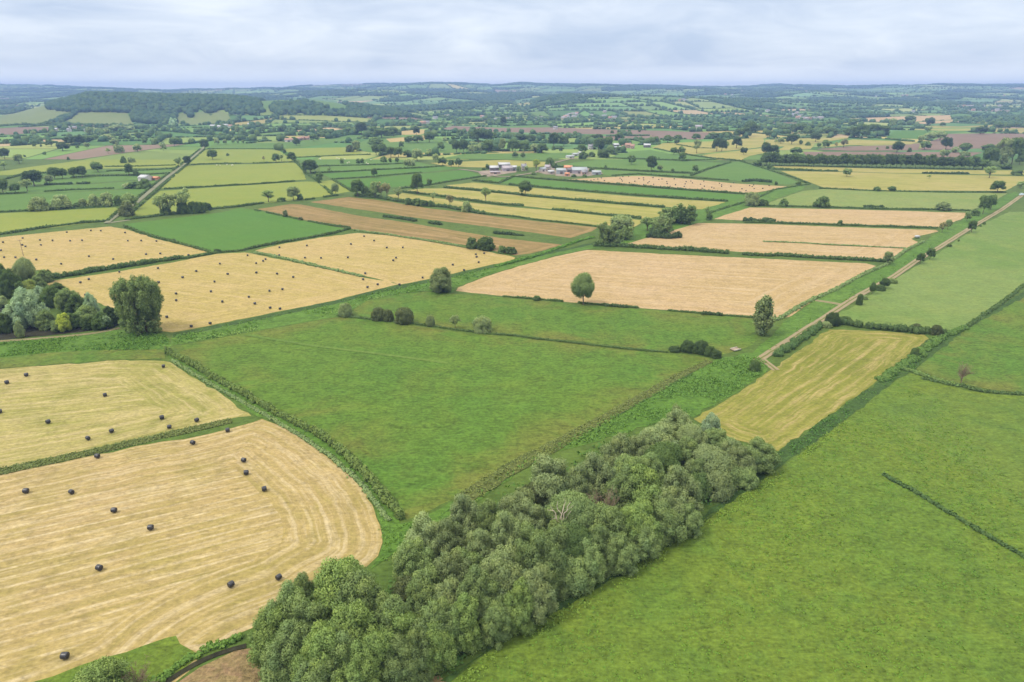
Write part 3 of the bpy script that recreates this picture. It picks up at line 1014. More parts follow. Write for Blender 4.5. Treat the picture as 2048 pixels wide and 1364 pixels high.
f('field', 'green pasture with a dark round tree right of the farm', 'green', 'W:1105,333 1150,325 1212,317 1277,319 1379,322 1456,326 1384,346 1289,341 1184,336')
f('field', 'wedge of green pasture before the poplar row', 'green', 'W:1388,351 1461,325 1482,323 1528,337 1600,365 1575,369 1500,364 1440,358')
f('field', 'green paddock right of the red farm', 'green', 'W:1220,315 1262,303 1300,300 1340,308 1420,318 1456,324 1379,320 1277,316')
f('field', 'yellow field with two oaks behind the paddock', 'yellow', 'W:1303,296 1325,287 1420,283 1507,276 1528,277 1528,294 1430,305 1387,309 1340,304')
f('field', 'pale yellow strip beside the two oaks', 'yellow', 'W:1395,312 1430,307 1528,296 1554,301 1500,312 1482,321 1440,320')
f('field', 'thin yellow strip along the foot of the poplar row', 'yellow', 'W:1543,330 1708,336 1900,340 2060,341 2060,350 1785,346 1674,342 1554,337')
f('field', 'wide olive-yellow field below the poplar row', 'yellow', 'W:1561,342 1682,344 1836,348 2060,353 2046,363 2010,382 1785,381 1651,376 1636,371 1600,357', 'W:1640,360 2000,368')
f('field', 'pale green pasture with two domed bushes on its edge', 'meadow_grey', 'W:1649,378 1785,383 1900,386 2015,386 1977,409 1951,417 1938,421 1785,418 1656,414 1530,412 1543,403 1605,382', 'W:1560,400 1950,412')
f('field', 'pale meadow right of the earth track', 'meadow_pale', 'W:1672,632 1708,612 1797,554 1862,516 1954,454 2018,424 2048,424 2300,424 2500,440 2500,470 2200,505 2048,576 2015,600 1964,632 1923,655 1887,663 1836,661 1708,649 1680,640', 'W:1750,620 2000,500')
f('field', 'mown olive hay field at the end of the copse', 'olive_cut', 'W:1387,838 1457,797 1523,754 1548,736 1572,719 1631,677 1659,659 1759,662 1849,670 1858,678 1831,699 1746,769 1690,807 1557,902 1530,900 1470,880', 'W:1480,870 1740,690')
f('field', 'bright long-grass meadow at bottom right', 'meadow_near', 'W:900,1366 985,1297 1150,1203 1300,1113 1450,1012 1545,947 1600,908 1700,833 1797,758 1822,747 1850,755 1885,766 1930,781 1990,789 2048,792 2200,800 4600,840 4600,2600 300,2600 780,1500 860,1400', 'W:1000,1340 1700,860')
f('field', 'greener part of the near meadow between the two right-hand ditches', 'meadow_second', 'W:1741,838 1800,800 1850,782 1900,776 1990,797 2060,802 2300,830 2300,1150 2048,1008 1951,946 1850,892', cat='field', rec=False)
f('field', 'green meadow at right beyond the bare shrub', 'meadow', 'W:1832,738 1925,664 2048,588 2200,512 3600,430 4600,800 2200,795 2048,785 1990,781 1930,770 1870,755', 'W:1840,735 2048,600')
f('field', 'patch of bright grass cut into the lower stubble corner', 'meadow_near', 'W:50,1369 200,1318 333,1276 352,1272 360,1288 392,1306 420,1300 360,1345 320,1380 200,1450 -60,1450', rec=False)
f('bare_patch', 'pinkish dead vegetation beside the copse at the bottom edge', 'dead', 'W:355,1366 400,1335 440,1316 470,1302 505,1296 540,1330 600,1372 500,1440 330,1420', cat='rough ground', rec=False)
f('bare_patch', 'pinkish dead vegetation below the copse foot', 'dead', 'W:720,1366 800,1352 880,1352 900,1372 700,1420', cat='rough ground', rec=False)
f('straw_patch', 'pale spilt straw on the stubble corner', 'straw', 'W:370,1291 400,1289 430,1284 470,1258 474,1266 432,1290 398,1304 380,1299', cat='straw', rec=False)
# banks of the drains
f('bank', 'lush bank along the diagonal drain behind the main meadow', 'bank', 'W:340,692 346,668 400,658 510,635 664,604 767,578 859,560 946,540 1030,521 1110,503 1187,486 1260,458 1330,436 1400,420 1500,390 1560,378 1600,367 1610,372 1604,380 1540,402 1430,437 1340,462 1260,486 1174,499 1110,512 1030,534 972,552 912,574 905,586 850,582 800,587 740,598 690,632 640,639 560,653 480,667 400,682', cat='bank', rec=False)
f('bank', 'dark reedy edge of the diagonal drain bank', 'bank_dark', 'W:346,668 400,657 510,634 664,603 767,577 859,559 946,539 1030,520 1110,501 1187,485 1187,489 1110,506 1030,525 946,545 859,565 767,583 664,610 510,641 400,664 345,676', cat='bank', rec=False)
f('bank', 'lush nettle bank between reed ditch and hay field', 'bank', 'W:930,996 1010,942 1100,896 1200,842 1300,787 1380,746 1440,716 1500,706 1530,712 1545,730 1523,750 1457,794 1387,834 1350,832 1230,872 1100,907 1000,970', cat='bank', rec=False)
f('bank', 'green verge between peach stubble and earth track', 'bank', 'W:1500,712 1520,690 1560,655 1578,637 1631,600 1700,563 1752,534 1790,518 1843,488 1880,462 1925,440 1940,427 1960,418 1980,410 2016,388 2030,384 2040,388 2000,416 1928,460 1831,520 1785,553 1743,573 1687,607 1651,632 1595,666 1528,712', cat='bank', rec=False)
f('bank', 'dark green ditch bank right of the hay field', 'bank_dark', 'W:1540,912 1560,902 1690,809 1748,770 1833,700 1860,680 1890,665 1925,656 1966,633 2017,602 2060,575 2060,588 1925,664 1832,738 1818,746 1795,757 1700,832 1600,907 1545,945 1510,940', cat='bank', rec=False)
f('bank', 'grassy bank in front of the pond trees', 'bank', 'W:-160,705 0,684 130,672 230,660 330,668 344,690 332,704 320,718 232,719 120,726 0,736 -160,762', cat='bank', rec=False)
f('bank', 'short bright grass strip above the stubble field', 'meadow', 'W:-160,740 0,716 130,704 260,698 328,700 330,718 232,720 120,728 0,737 -160,764', cat='bank', rec=False)
f('bank', 'grassy ditch-side verge below the long hedge', 'bank', 'W:330,705 345,706 420,752 500,792 600,848 690,912 750,970 790,1020 800,1048 840,1040 930,996 1000,975 860,1060 740,1140 758,1112 767,1085 762,1050 747,1008 722,970 682,928 622,882 562,848 505,828 412,764 366,738', cat='bank', rec=False)
f('bank', 'dark green grass strip along the foot of the copse', 'bank_dark', 'W:880,1362 985,1288 1150,1192 1300,1102 1450,1000 1540,935 1548,945 1452,1010 1302,1111 1152,1201 987,1296 900,1366', cat='bank', rec=False)  # same darker green as the ditch banks
f('pond_bank', 'dark muddy bank under the pond trees', 'mud', 'W:-60,682 0,680 130,668 225,657 238,650 236,636 160,640 0,650 -60,655', cat='bank', rec=False)
f('pond', 'small pond glinting behind the pale willow', 'water', 'W:-120,660 -60,620 0,612 20,615 28,630 20,650 0,662', cat='pond', rec=False)
# further fields, left
f('field', 'yellow-green pasture left of the lane end', 'lime', 'W:-140,440 0,427 231,415 239,420 216,442 100,456 0,469 -140,490')
f('field', 'green pasture with the two round bushes', 'green', 'W:-140,392 0,389 120,386 300,376 284,388 256,406 244,412 231,413 0,425 -140,438')
f('field', 'green pasture below the white barn', 'green', 'W:0,387 60,371 173,369 300,360 322,357 300,374 120,385')
f('field', 'green strip left of the lane', 'green', 'W:40,367 130,351 335,348 325,356 173,367 60,369')
f('field', 'thin green strip left of the lane', 'green', 'W:60,350 190,340 346,337 337,346 130,349')
f('field', 'lime pasture left of the lane', 'lime', 'W:-60,352 60,334 200,316 330,303 402,299 372,326 349,335 190,338 60,349')
f('field', 'lime pasture right of the lane with airy trees', 'lime', 'W:257,434 290,406 320,382 380,378 520,369 613,363 633,364 664,390 613,398 510,409 421,419')
f('field', 'lime pasture right of the lane, second from the emerald field', 'lime', 'W:320,377 345,353 368,331 520,328 587,325 599,331 613,359 510,367')
f('field', 'yellow-green pasture with a lone tree right of the lane', 'lime', 'W:371,328 390,312 410,299 520,299 556,300 587,323 520,326')
f('field', 'bright green strip right of the lane top', 'green', 'W:412,297 430,288 556,286 680,276 744,270 700,280 600,296 556,298')
f('field', 'green pasture with sheep', 'green', 'W:600,326 596,316 740,312 830,322 780,326 640,332')
f('field', 'lime pasture below the farm wood', 'lime', 'W:560,298 600,297 690,295 720,303 725,310 596,314')
f('field', 'green pasture beside the round oak', 'green', 'W:640,334 830,323 870,332 640,346')
f('field', 'turquoise-green strip below the farm', 'emerald', 'W:640,348 890,332 930,336 770,353 668,358')
f('field', 'green crop in front of the left farm', 'emerald', 'W:672,361 770,354 930,340 965,352 880,366 780,375 704,384')
f('field', 'green triangle beside the small tree', 'lime', 'W:636,364 665,360 700,383 668,389')
f('field', 'bright grass field under the far oaks', 'green', 'W:690,295 760,272 880,276 900,290 1000,306 880,306 740,305')
f('field', 'lime grass with dark dots behind the left farm', 'yellow', 'W:860,326 1010,320 1090,324 1100,332 1040,336 900,334')
f('field', 'green strip of the orchard', 'green', 'W:880,318 930,308 1140,306 1160,312 1090,321')
f('field', 'strip of ripe yellow grass left of the far oak', 'stubble_mid', 'W:772,278 850,271 850,280 780,285')
f('field', 'small ripe yellow field by the dark tree', 'stubble_mid', 'W:795,263 845,259 870,262 840,270 795,270')
f('field', 'ploughed brown field across the middle distance', 'plough', 'W:880,259 905,252 1000,256 1100,255 1200,259 1330,262 1440,266 1462,273 1400,279 1330,278 1300,270 1150,268 1000,264 920,263')
# further fields, right
f('field', 'big ploughed field at the upper right', 'plough', 'W:1861,284 1895,268 1960,267 2070,268 2070,294 1980,296 1900,300 1836,301')
f('field', 'ploughed strip above the poplar row', 'plough', 'W:1605,304 1785,304 1965,305 1938,314 1861,317 1759,313 1613,312')
f('field', 'ploughed wedge left of the dark round trees', 'plough', 'W:1631,299 1695,293 1785,291 1840,287 1836,301 1700,302')
f('field', 'pale yellow field above the ploughed wedge', 'yellow', 'W:1640,296 1705,279 1836,284 1823,289 1695,291')
f('field', 'pale yellow field below the far wood', 'yellow', 'W:1530,280 1600,277 1705,275 1640,286 1554,294 1532,291')
f('field', 'yellow wedge left of the far ploughed land', 'yellow', 'W:1556,301 1570,292 1630,288 1622,298')
f('field', 'blue-green field left of the far ploughed land', 'emerald', 'W:1772,276 1790,262 1900,258 1950,262 1880,270 1849,279')
f('field', 'distant striped yellow field at right', 'yellow', 'W:1800,254 1900,250 1990,250 1985,254 1850,257')
f('field', 'second distant striped yellow field at right', 'yellow', 'W:1792,259 1850,258 2060,256 2060,261 1900,262')
f('field', 'distant peach field at right', 'peach', 'W:1700,238 1790,234 1900,231 1905,240 1800,246 1720,243')
f('field', 'second distant peach field at right', 'peach', 'W:1810,247 1905,241 1925,245 1850,249')
f('field', 'olive field on the left flank of the wooded hill', 'lime_far', 'Q:-300,640 0,575 200,530 400,472 620,415 650,480 800,485 1000,512 800,600 600,690 200,690 0,705 -300,730')
f('field', 'pale field below the wooded hill', 'lime_far', 'Q:1080,518 1740,522 1840,690 1300,690 850,660')
f('field', 'scalloped pale field at the right foot of the wooded hill', 'lime_far', 'A:1385,385 1390,310 1430,298 1470,318 1500,352 1530,298 1590,286 1640,320 1700,278 1780,310 1805,358 1600,388')
f('field', 'green field on the second hill', 'green', 'B:0,205 250,195 500,190 640,205 730,285 600,292 560,255 400,212 120,238 60,300 0,300')
f('field', 'pinkish field at the far left foot of the hill', 'plough', 'Q:-200,740 0,722 330,715 690,710 650,770 450,790 200,815 0,815 -200,820')

# ------------------------------------------------------------------ lane, track, ditches
ribbon('lane', 'pale grey country lane running away between hedges', 'asphalt', 'A:830,1158 930,1082 1050,1010 1150,925 1300,800 1440,700 1580,575 1605,548', 3.8, 'lane', .25)
ribbon('lane', 'short pale lane spur at the end of the lane', 'asphalt', 'A:835,1156 900,1145 1010,1132', 4.0, 'lane', .22)
ribbon('track', 'rutted earth track running up the right side', 'track', 'H:-60,1180 0,1150 130,1060 260,970 480,840 620,740 740,665 840,610 1000,530 1180,400 1370,290 1560,170 1850,0 D:2030,925', 3.1, 'track', .06)
ribbon('track', 'worn fork of the track into the hay field', 'track', 'H:-20,1160 15,1185 40,1230 95,1250', 2.6, 'track', .04)
ribbon('track', 'faint side track crossing to the peach stubble', 'track', 'H:630,745 540,720 470,705 400,705', 2.6, 'track', .03)
ribbon('path', 'pale worn path below the pond trees', 'track', 'P:-60,985 0,985 300,965 700,930 1000,915 1300,890 1450,850 1440,820', 1.8, 'path', .05)
ribbon('farm_road', 'pale farm road between the sheds', 'yard', 'R:-20,470 250,500 450,560 640,590 720,560 900,540 1100,500 1200,420 1290,380 1500,330 1800,300', 4.0, 'road', .28)
f('yard', 'pinkish concrete yard of the left farm', 'yard', 'R:240,500 400,480 760,460 770,510 560,540 380,570 300,560', cat='yard', rec=False)
f('yard', 'concrete yard of the middle farm', 'yard', 'R:1030,500 1150,440 1290,440 1320,540 1180,540', cat='yard', rec=False)
f('yard', 'concrete yard of the right farm sheds', 'yard', 'R:1300,560 1310,480 1780,440 1960,530 1760,560 1480,570', cat='yard', rec=False)

H = hedge
H('long thick hedge with dark ditch beside it, left of the main meadow', 'I:975,22 1035,45 1100,75 1180,120 1240,165 1320,205 1400,245 1480,295 1560,340 1630,380 1700,415 1780,455 1850,490 1910,530 1970,573 2048,640 W:740,962 776,1004 800,1036', 2.1, 2.5, (104, 122, 76), vary=.55)
H('dark lower growth in the ditch under the long hedge', 'W:345,722 420,768 480,802 540,836 600,872 660,912 712,958 748,1002 775,1040', .7, 1.6, 'm', name='ditch_reeds', cat='reeds')
H('thick trimmed hedge between the two far-left stubble fields', 'E:420,535 600,505 800,470 1000,440 1200,410 1400,378', 2.6, 5.0, 'd')
H('thin grassy hedge continuing to the emerald field corner', 'E:1420,382 1500,372 1640,345 1720,332 1880,320 2010,290', 1.3, 2.2, 'd')
H('narrow grass line dividing the two bale fields', 'F:0,335 200,370 400,420 600,465 830,520', .9, 3.0, 'm', name='grass_strip')
H('thin hedge along the top of the bale field by the tan strip', 'F:780,160 1000,190 1300,235 1650,295', 1.1, 2.2, 'm')
H('hedge between emerald crop and straw field', 'B:0,1345 200,1310 400,1275 600,1240 740,1200', 1.6, 2.4, 'd')
H('hedge between emerald crop and lower tan field', 'B:0,1055 150,1085 340,1125 540,1165 720,1190', 1.1, 2.2, 'd', gap=.3)
H('hedge along the emerald crop beside the bale field', 'E:970,125 1100,180 1220,215 1340,245 1500,290 1640,330', 1.3, 2.4, 'd')
H('hedge between the lime pasture and the emerald crop', 'A:980,1130 1200,1105 1640,1048 1850,1030 2027,1005 B:60,1000', 1.8, 3.0, 'd')
H('long hedge below the pasture at far left', 'A:-200,1275 0,1245 300,1200 600,1160 840,1140', 1.6, 3.0, 'd')
H('hedge behind the two round bushes', 'A:-100,935 0,932 200,920 560,898 900,885', 1.4, 2.6, 'd', gap=.25)
H('hedge in front of the two round bushes', 'A:-100,1078 0,1070 250,1058 560,1040 930,1022', 1.4, 2.6, 'd')
H('dark hedge left of the lane, third row', 'A:560,800 700,792 1000,785 1310,770', 1.8, 3.2, 'd')
H('dark hedge left of the lane, second row', 'A:840,752 1100,745 1350,733', 1.6, 3.0, 'd')
H('dark hedge left of the lane, first row', 'A:820,716 1100,713 1360,704', 1.3, 2.6, 'd')
H('dark hedge by the leftmost round oaks', 'A:40,815 200,770 380,765 560,768', 1.8, 3.2, 'd')
H('short dark hedge in the left pasture', 'A:360,858 460,855 555,852', 2.0, 4.0, 'k')
H('shorter dark hedge in the left pasture', 'A:610,848 690,848', 2.0, 4.0, 'k')
H('hedge on the left side of the lane', 'A:840,1140 920,1070 1030,1000 1130,915 1280,795 1420,690 1560,580', 1.6, 2.4, 'd', gap=.25)
H('hedge on the right side of the lane', 'A:1000,1095 1080,1030 1180,940 1330,810 1470,690 1600,580', 1.5, 2.4, 'd', gap=.3)
H('hedge across the lime pasture right of the lane', 'A:1230,893 1480,880 1740,865 2027,850 B:200,838 400,822', 1.5, 2.6, 'd', gap=.2)
H('hedge across the yellow-green pasture right of the lane', 'A:1500,700 1700,692 2027,688 B:160,685 330,680', 1.3, 2.4, 'd', gap=.2)
H('hedge below the bright green strip', 'A:1620,578 1800,578 2027,578 B:170,578', 1.0, 2.4, 'd')
H('diagonal hedge below the small dark tree by the farm wood', 'B:180,570 240,620 330,690 400,770 500,835 600,930', 1.6, 2.6, 'd', gap=.3)
H('hedge by the green triangle field', 'B:600,815 680,862 750,905', 1.6, 2.6, 'd')
H('hedge above the sheep pasture', 'B:330,645 600,632 900,622', 1.5, 2.6, 'd')
H('hedge right of the round oak', 'B:440,765 700,755 1000,738 1300,725 1470,712', 1.6, 2.6, 'd')
H('hedge above the round oak', 'B:500,712 760,706 1000,700 1180,690', 1.5, 2.6, 'd')
H('hedge across the turquoise crop', 'B:620,812 850,800 1080,780 1300,760', 1.2, 2.6, 'd')
H('hedge in front of the left farm', 'B:1100,890 1300,868 1500,835 1750,795 1800,790', 1.4, 2.6, 'd')
H('hedge with many trees above the tan fields', 'B:790,945 960,958 1100,985 1300,1015 1500,1035 1700,1070 1790,1085', 2.8, 4.0, 'd')
H('thin hedge continuing right of the tree hedge', 'B:1800,1085 2027,1105 C:200,1130 500,1160 700,1185', 1.0, 2.2, 'd')
H('hedge at the top left of the tan fields', 'B:400,975 470,965 600,945 740,930', 1.6, 2.6, 'd', gap=.3)
H('dark hedge in the green band between the tan fields', 'B:1010,1105 1120,1120 1250,1140', 2.2, 4.0, 'k')
H('short dark hedge in the green band between the tan fields', 'B:1370,1155 1450,1168', 2.2, 4.0, 'k')
H('third dark hedge in the green band between the tan fields', 'C:-120,1235 0,1245 95,1255', 1.8, 3.6, 'k')
H('hedge between lowest and middle yellow strips', 'B:1150,912 1400,940 1600,970 1900,1010 C:0,1015 100,1022', 1.9, 3.2, 'd')
H('right part of the hedge between lowest and middle yellow strips', 'C:330,1048 500,1068 850,1100 1010,1118', 1.6, 3.0, 'd', gap=.2)
H('hedge between middle and upper yellow strips', 'B:1480,880 1700,897 2027,930 C:160,947 600,982 900,1008 1200,1032', 2.0, 3.4, 'd')
H('hedge below the emerald strip', 'C:0,857 300,882 600,907 1000,940 1400,968 1690,985', 1.8, 3.0, 'd')
H('hedge above the emerald strip', 'B:1700,825 1900,845 C:30,792 200,808 600,838 1000,868 1400,900 1840,930', 1.8, 3.0, 'd')
H('hedge below the green pasture right of the farm', 'C:350,715 640,728 1050,752 1420,768', 1.9, 3.2, 'd')
H('hedge across the green pasture right of the farm', 'C:750,650 1000,657 1350,668 1600,662', 1.6, 3.0, 'd')
H('diagonal hedge left of the green wedge', 'C:1410,785 1540,735 1720,682', 1.7, 3.0, 'd')
H('hedge behind the distant bale field', 'C:800,785 1000,775 1300,795 1700,822', 1.6, 3.0, 'd')
H('dark hedge at the right end of the distant bale field', 'C:1820,832 1900,828 2027,838 D:30,838', 2.6, 4.0, 'k')
H('diagonal hedge below the yellow field with two oaks', 'C:1130,575 1250,600 1420,630 1600,655 1830,675', 1.8, 3.0, 'd')
H('hedge across the yellow field with two oaks', 'C:1300,545 1450,570 1600,575', 1.4, 2.6, 'd')
H('diagonal hedge right of the green wedge', 'C:1800,675 1900,705 2027,745 D:100,760 230,800 350,850', 1.3, 2.6, 'd')
H('dark hedge between thin yellow strip and olive field', 'D:70,735 300,745 570,752', 2.0, 4.0, 'd')
H('short dark hedge in the olive field edge', 'D:1240,768 1400,770 1590,772', 2.0, 4.0, 'k')
H('hedge between olive field and pale green pasture', 'D:440,885 800,902 1000,908 1400,915 1880,915', 1.1, 2.6, 'd')
H('hedge between pale green pasture and narrow peach field', 'D:30,1022 500,1032 850,1045 1250,1050 1600,1058', 1.2, 2.4, 'd')
H('short dark hedge left of the dome bush', 'D:775,1038 850,1036 925,1040', 2.2, 4.0, 'k')
H('ditch hedge between the two upper peach fields', 'D:-150,1150 0,1152 600,1172 1000,1185 1350,1195', 1.3, 2.4, 'd')
H('thin ditch line inside the peach and yellow field', 'H:0,248 300,258 480,272 800,286 1100,300', .7, 1.8, 'm', name='ditch_reeds', cat='reeds')
H('thick hedge behind the large peach field, left part', 'G:660,282 890,288 1200,305 1500,325 1700,340', 2.4, 3.6, 'd')
H('thick hedge behind the large peach field, right part', 'G:1820,350 2027,360 H:100,355 400,375 700,390 960,405', 2.0, 3.2, 'd')
H('low growth between peach stubble and narrow meadow', 'G:-100,672 200,695 500,722 900,755 1300,790 1700,825 1900,840', .8, 1.6, 'd', gap=.25)
H('low dark bush hedge right of the lone oval tree', 'G:740,748 800,752 900,760', 1.5, 2.2, 'k')
H('low dark bush hedge near the upright tree', 'G:1500,812 1640,822', 1.6, 2.4, 'k')
H('thin dark ditch line between the two green meadows', 'F:640,825 900,855 1250,890 1500,925 1800,965 2027,980 G:200,1005 600,1050 900,1085 1220,1110', .7, 1.3, 'd', name='ditch_reeds', cat='reeds')
H('dark hedge closing the hay field at its top', 'H:580,880 700,905 850,925 1000,940 1150,955 1300,965 1390,970', 2.6, 3.4, 'd')
H('dark scrub between the track and the hay field', 'H:90,1140 180,1090 280,1020 380,950 450,905', 2.0, 4.0, (84, 108, 72))
H('scrubby ditch growth right of the hay field', 'H:900,1330 1000,1270 1080,1215 1180,1150 1290,1070 1400,985 1500,945 1560,925', 1.3, 4.4, (92, 118, 70))
H('ditch growth between pale meadow and right green meadow', 'H:1580,910 1700,830 1800,760 1900,690 2010,600 2060,570', .9, 2.0, 'd', name='ditch_reeds', cat='reeds')
H('dark curved ditch right of the bare shrub', 'N:1240,30 1340,55 1450,80 1540,85 1620,115 1700,130 1800,140 1920,148 2060,155', .8, 1.8, 'd', name='ditch_reeds', cat='reeds')
H('weedy start of the curved ditch', 'H:1090,1245 1180,1270 1300,1310 1400,1345 1500,1364', .9, 2.6, (104, 126, 80), name='ditch_reeds', cat='reeds')
H('dark reedy ditch cutting into the near meadow at right', 'N:940,785 1010,830 1080,865 1150,900 1240,950 1320,1000 1420,1065 1500,1110 1580,1160 1680,1220 1780,1280 1900,1345 2060,1440', .7, 1.5, (78, 100, 66), name='ditch_reeds', cat='reeds')
H('dark bank growth of the far drain bend', 'C:1560,1075 1700,1030 1840,990 1960,945 D:80,895 300,860 360,850', 1.0, 3.0, 'd')
H('reedy growth along the drain below the tan fields', 'G:-100,440 0,415 200,360 400,290 560,235 650,215', 1.2, 3.2, (92, 126, 66))
H('reeds on the far side of the verge beside the peach stubble', 'H:100,860 250,770 400,690 560,620 760,510 960,425 1110,310 1240,250', 1.0, 2.4, 'm', name='ditch_reeds', cat='reeds')
H('dark hedge wall at the foot of the round drain trees', 'C:1090,1265 1150,1270 1250,1275 1320,1268', 4.5, 5.0, 'k')
H('low dark hedge below the pale green pasture', 'C:1830,1140 1900,1138 2027,1148 D:70,1142', 2.6, 3.8, 'k')

ribbon('path', 'faint pale line of an old path across the main meadow', 'meadow_line', 'F:-60,975 0,985 250,1030 500,1070 750,1095 1000,1125 1250,1160 1500,1195', 1.6, 'path', .02)
ribbon('ditch', 'dark wet ditch curving below the bright grass patch', 'mud', 'J:1250,1400 1330,1345 1420,1290 1490,1230 1560,1185 1700,1130 1800,1100 1920,1085', 1.0, 'ditch', .02)
H('grassy growth along the curving dark ditch at the bottom', 'J:1200,1370 1290,1320 1380,1255 1450,1205 1530,1155 1660,1098 1780,1060 1880,1020', .9, 2.0, (96, 124, 66), name='ditch_reeds', cat='reeds')
def strip(pts, w0, w1=None):
    q = np.array(densify([at(*k)[:2] for k in P(pts)], 12, False)); t = np.gradient(q, axis=0); t /= np.linalg.norm(t, axis=1)[:, None]
    nn = np.column_stack([-t[:, 1], t[:, 0]]); ww = np.linspace(w0, w1 or w0, len(q))[:, None] * .5
    return list(q + nn * ww) + list((q - nn * ww)[::-1])


R1 = strip('W:925,1000 970,972 1010,945 1055,919 1100,898 1150,870 1200,842 1250,814 1300,786 1340,762 1380,742 1420,722', 5.0, 2.6)
R2 = strip('W:-120,972 0,944 60,931 130,916 200,901 270,885 340,869 400,856 440,847 462,842', 3.6, 3.0)
for q_, lab in ((R1, 'brownish reed strip along the ditch beside the main meadow'), (R2, 'grey-green reed strip between the two near stubble fields')):
    v, f_, rc, arc = drape(q_, 2.0, .18, None, .25)
    link('reed_strip', mesh_np('reed_strip', v, f_, MAT['reed'], {'rc': rc, 'arc': arc}, True), label=lab, category='reeds', kind='structure')
tufts('reeds', 'brownish reeds filling the ditch beside the main meadow', '', 3600, .42, .6, (132, 144, 92), .2, world=R1, per=8)
tufts('reeds', 'grey-green reeds filling the ditch between the near stubble fields', '', 2600, .4, .5, (128, 140, 94), .2, world=R2, per=8)
ribbon('ditch', 'dark green ditch line along the right side of the brownish reeds', 'bank_dark', 'W:938,1002 1012,952 1060,926 1105,903 1155,875 1205,847 1255,819 1305,791 1345,767 1384,747', 1.0, 'ditch', .05)
H('dark hedge climbing the hill between the two pale hill fields', 'Q:600,692 700,665 830,620 940,570 1010,535 1090,512', 7, 22, 'd', vary=.5)
H('dark hedge along the foot of the wooded hill', 'Q:-60,708 200,692 400,692 620,682 850,672 1300,692 1840,705', 5, 16, 'd', vary=.5)
# rough growth nobody could count
tufts('grass', 'grass tussocks over the near meadow at bottom right', 'W:985,1300 1150,1206 1300,1116 1450,1015 1545,950 1690,845 1790,765 1880,800 2060,1000 2060,1366 900,1366', 3500, .5, .12, (108, 142, 64), .22, per=5)
tufts('nettles', 'lush nettles on the bank between reed bed and hay field', 'W:940,998 1010,950 1100,902 1200,848 1300,793 1380,752 1440,722 1500,712 1535,725 1520,748 1455,792 1385,832 1345,828 1230,868 1100,905', 2600, .9, .8, (100, 132, 70), .26)
tufts('nettles', 'pale cow parsley and nettles along the diagonal drain', 'W:345,690 400,680 510,655 640,630 740,600 860,575 905,584 850,580 740,596 690,630 560,652 400,682', 900, 1.0, .9, (116, 142, 88), .32)
tufts('nettles', 'lush growth on the drain bank below the bale fields', 'W:348,672 510,640 664,607 767,581 859,563 946,543 1030,524 1030,532 972,550 905,576 740,596 640,637 480,665 350,690', 1500, .8, .6, (92, 124, 62), .32)
tufts('nettles', 'rough growth on the bank before the pond trees', 'W:-40,690 130,676 230,664 330,672 340,690 320,700 130,702 0,714 -40,720', 1500, .8, .6, (94, 126, 62), .28)
tufts('nettles', 'tall weeds along the near meadow edge by the copse', 'W:905,1366 985,1298 1150,1204 1300,1114 1450,1013 1545,948 1600,909 1690,840 1700,846 1620,910 1560,962 1460,1032 1310,1135 1160,1226 1000,1322 940,1372', 2600, .6, .45, (118, 142, 68), .2)
tufts('nettles', 'green weeds on the ditch bank right of the hay field', 'W:1545,935 1560,905 1690,812 1748,774 1833,704 1860,690 1832,735 1795,752 1700,828 1600,903', 1100, .9, .7, (84, 118, 62), .25)
tufts('nettles', 'weeds on the verge beside the earth track', 'W:1530,708 1600,650 1690,598 1790,532 1860,490 1900,470 1840,510 1750,566 1650,630 1560,690', 1100, .9, .5, (104, 132, 70), .32)
tufts('nettles', 'grass and weeds beside the long hedge ditch', 'W:420,768 540,836 660,915 745,1005 790,1060 800,1050 850,1045 930,1000 870,1062 760,1135 768,1085 748,1010 682,930 562,850', 1700, .6, .5, (98, 130, 66), .22)
tufts('nettles', 'undergrowth at the foot of the copse', 'W:600,1350 760,1190 900,1070 1000,990 1230,875 1350,835 1450,880 1540,915 1520,945 1440,1000 1300,1098 1150,1188 985,1284 880,1358 700,1372', 1500, 1.3, 1.1, (82, 112, 62), .36)
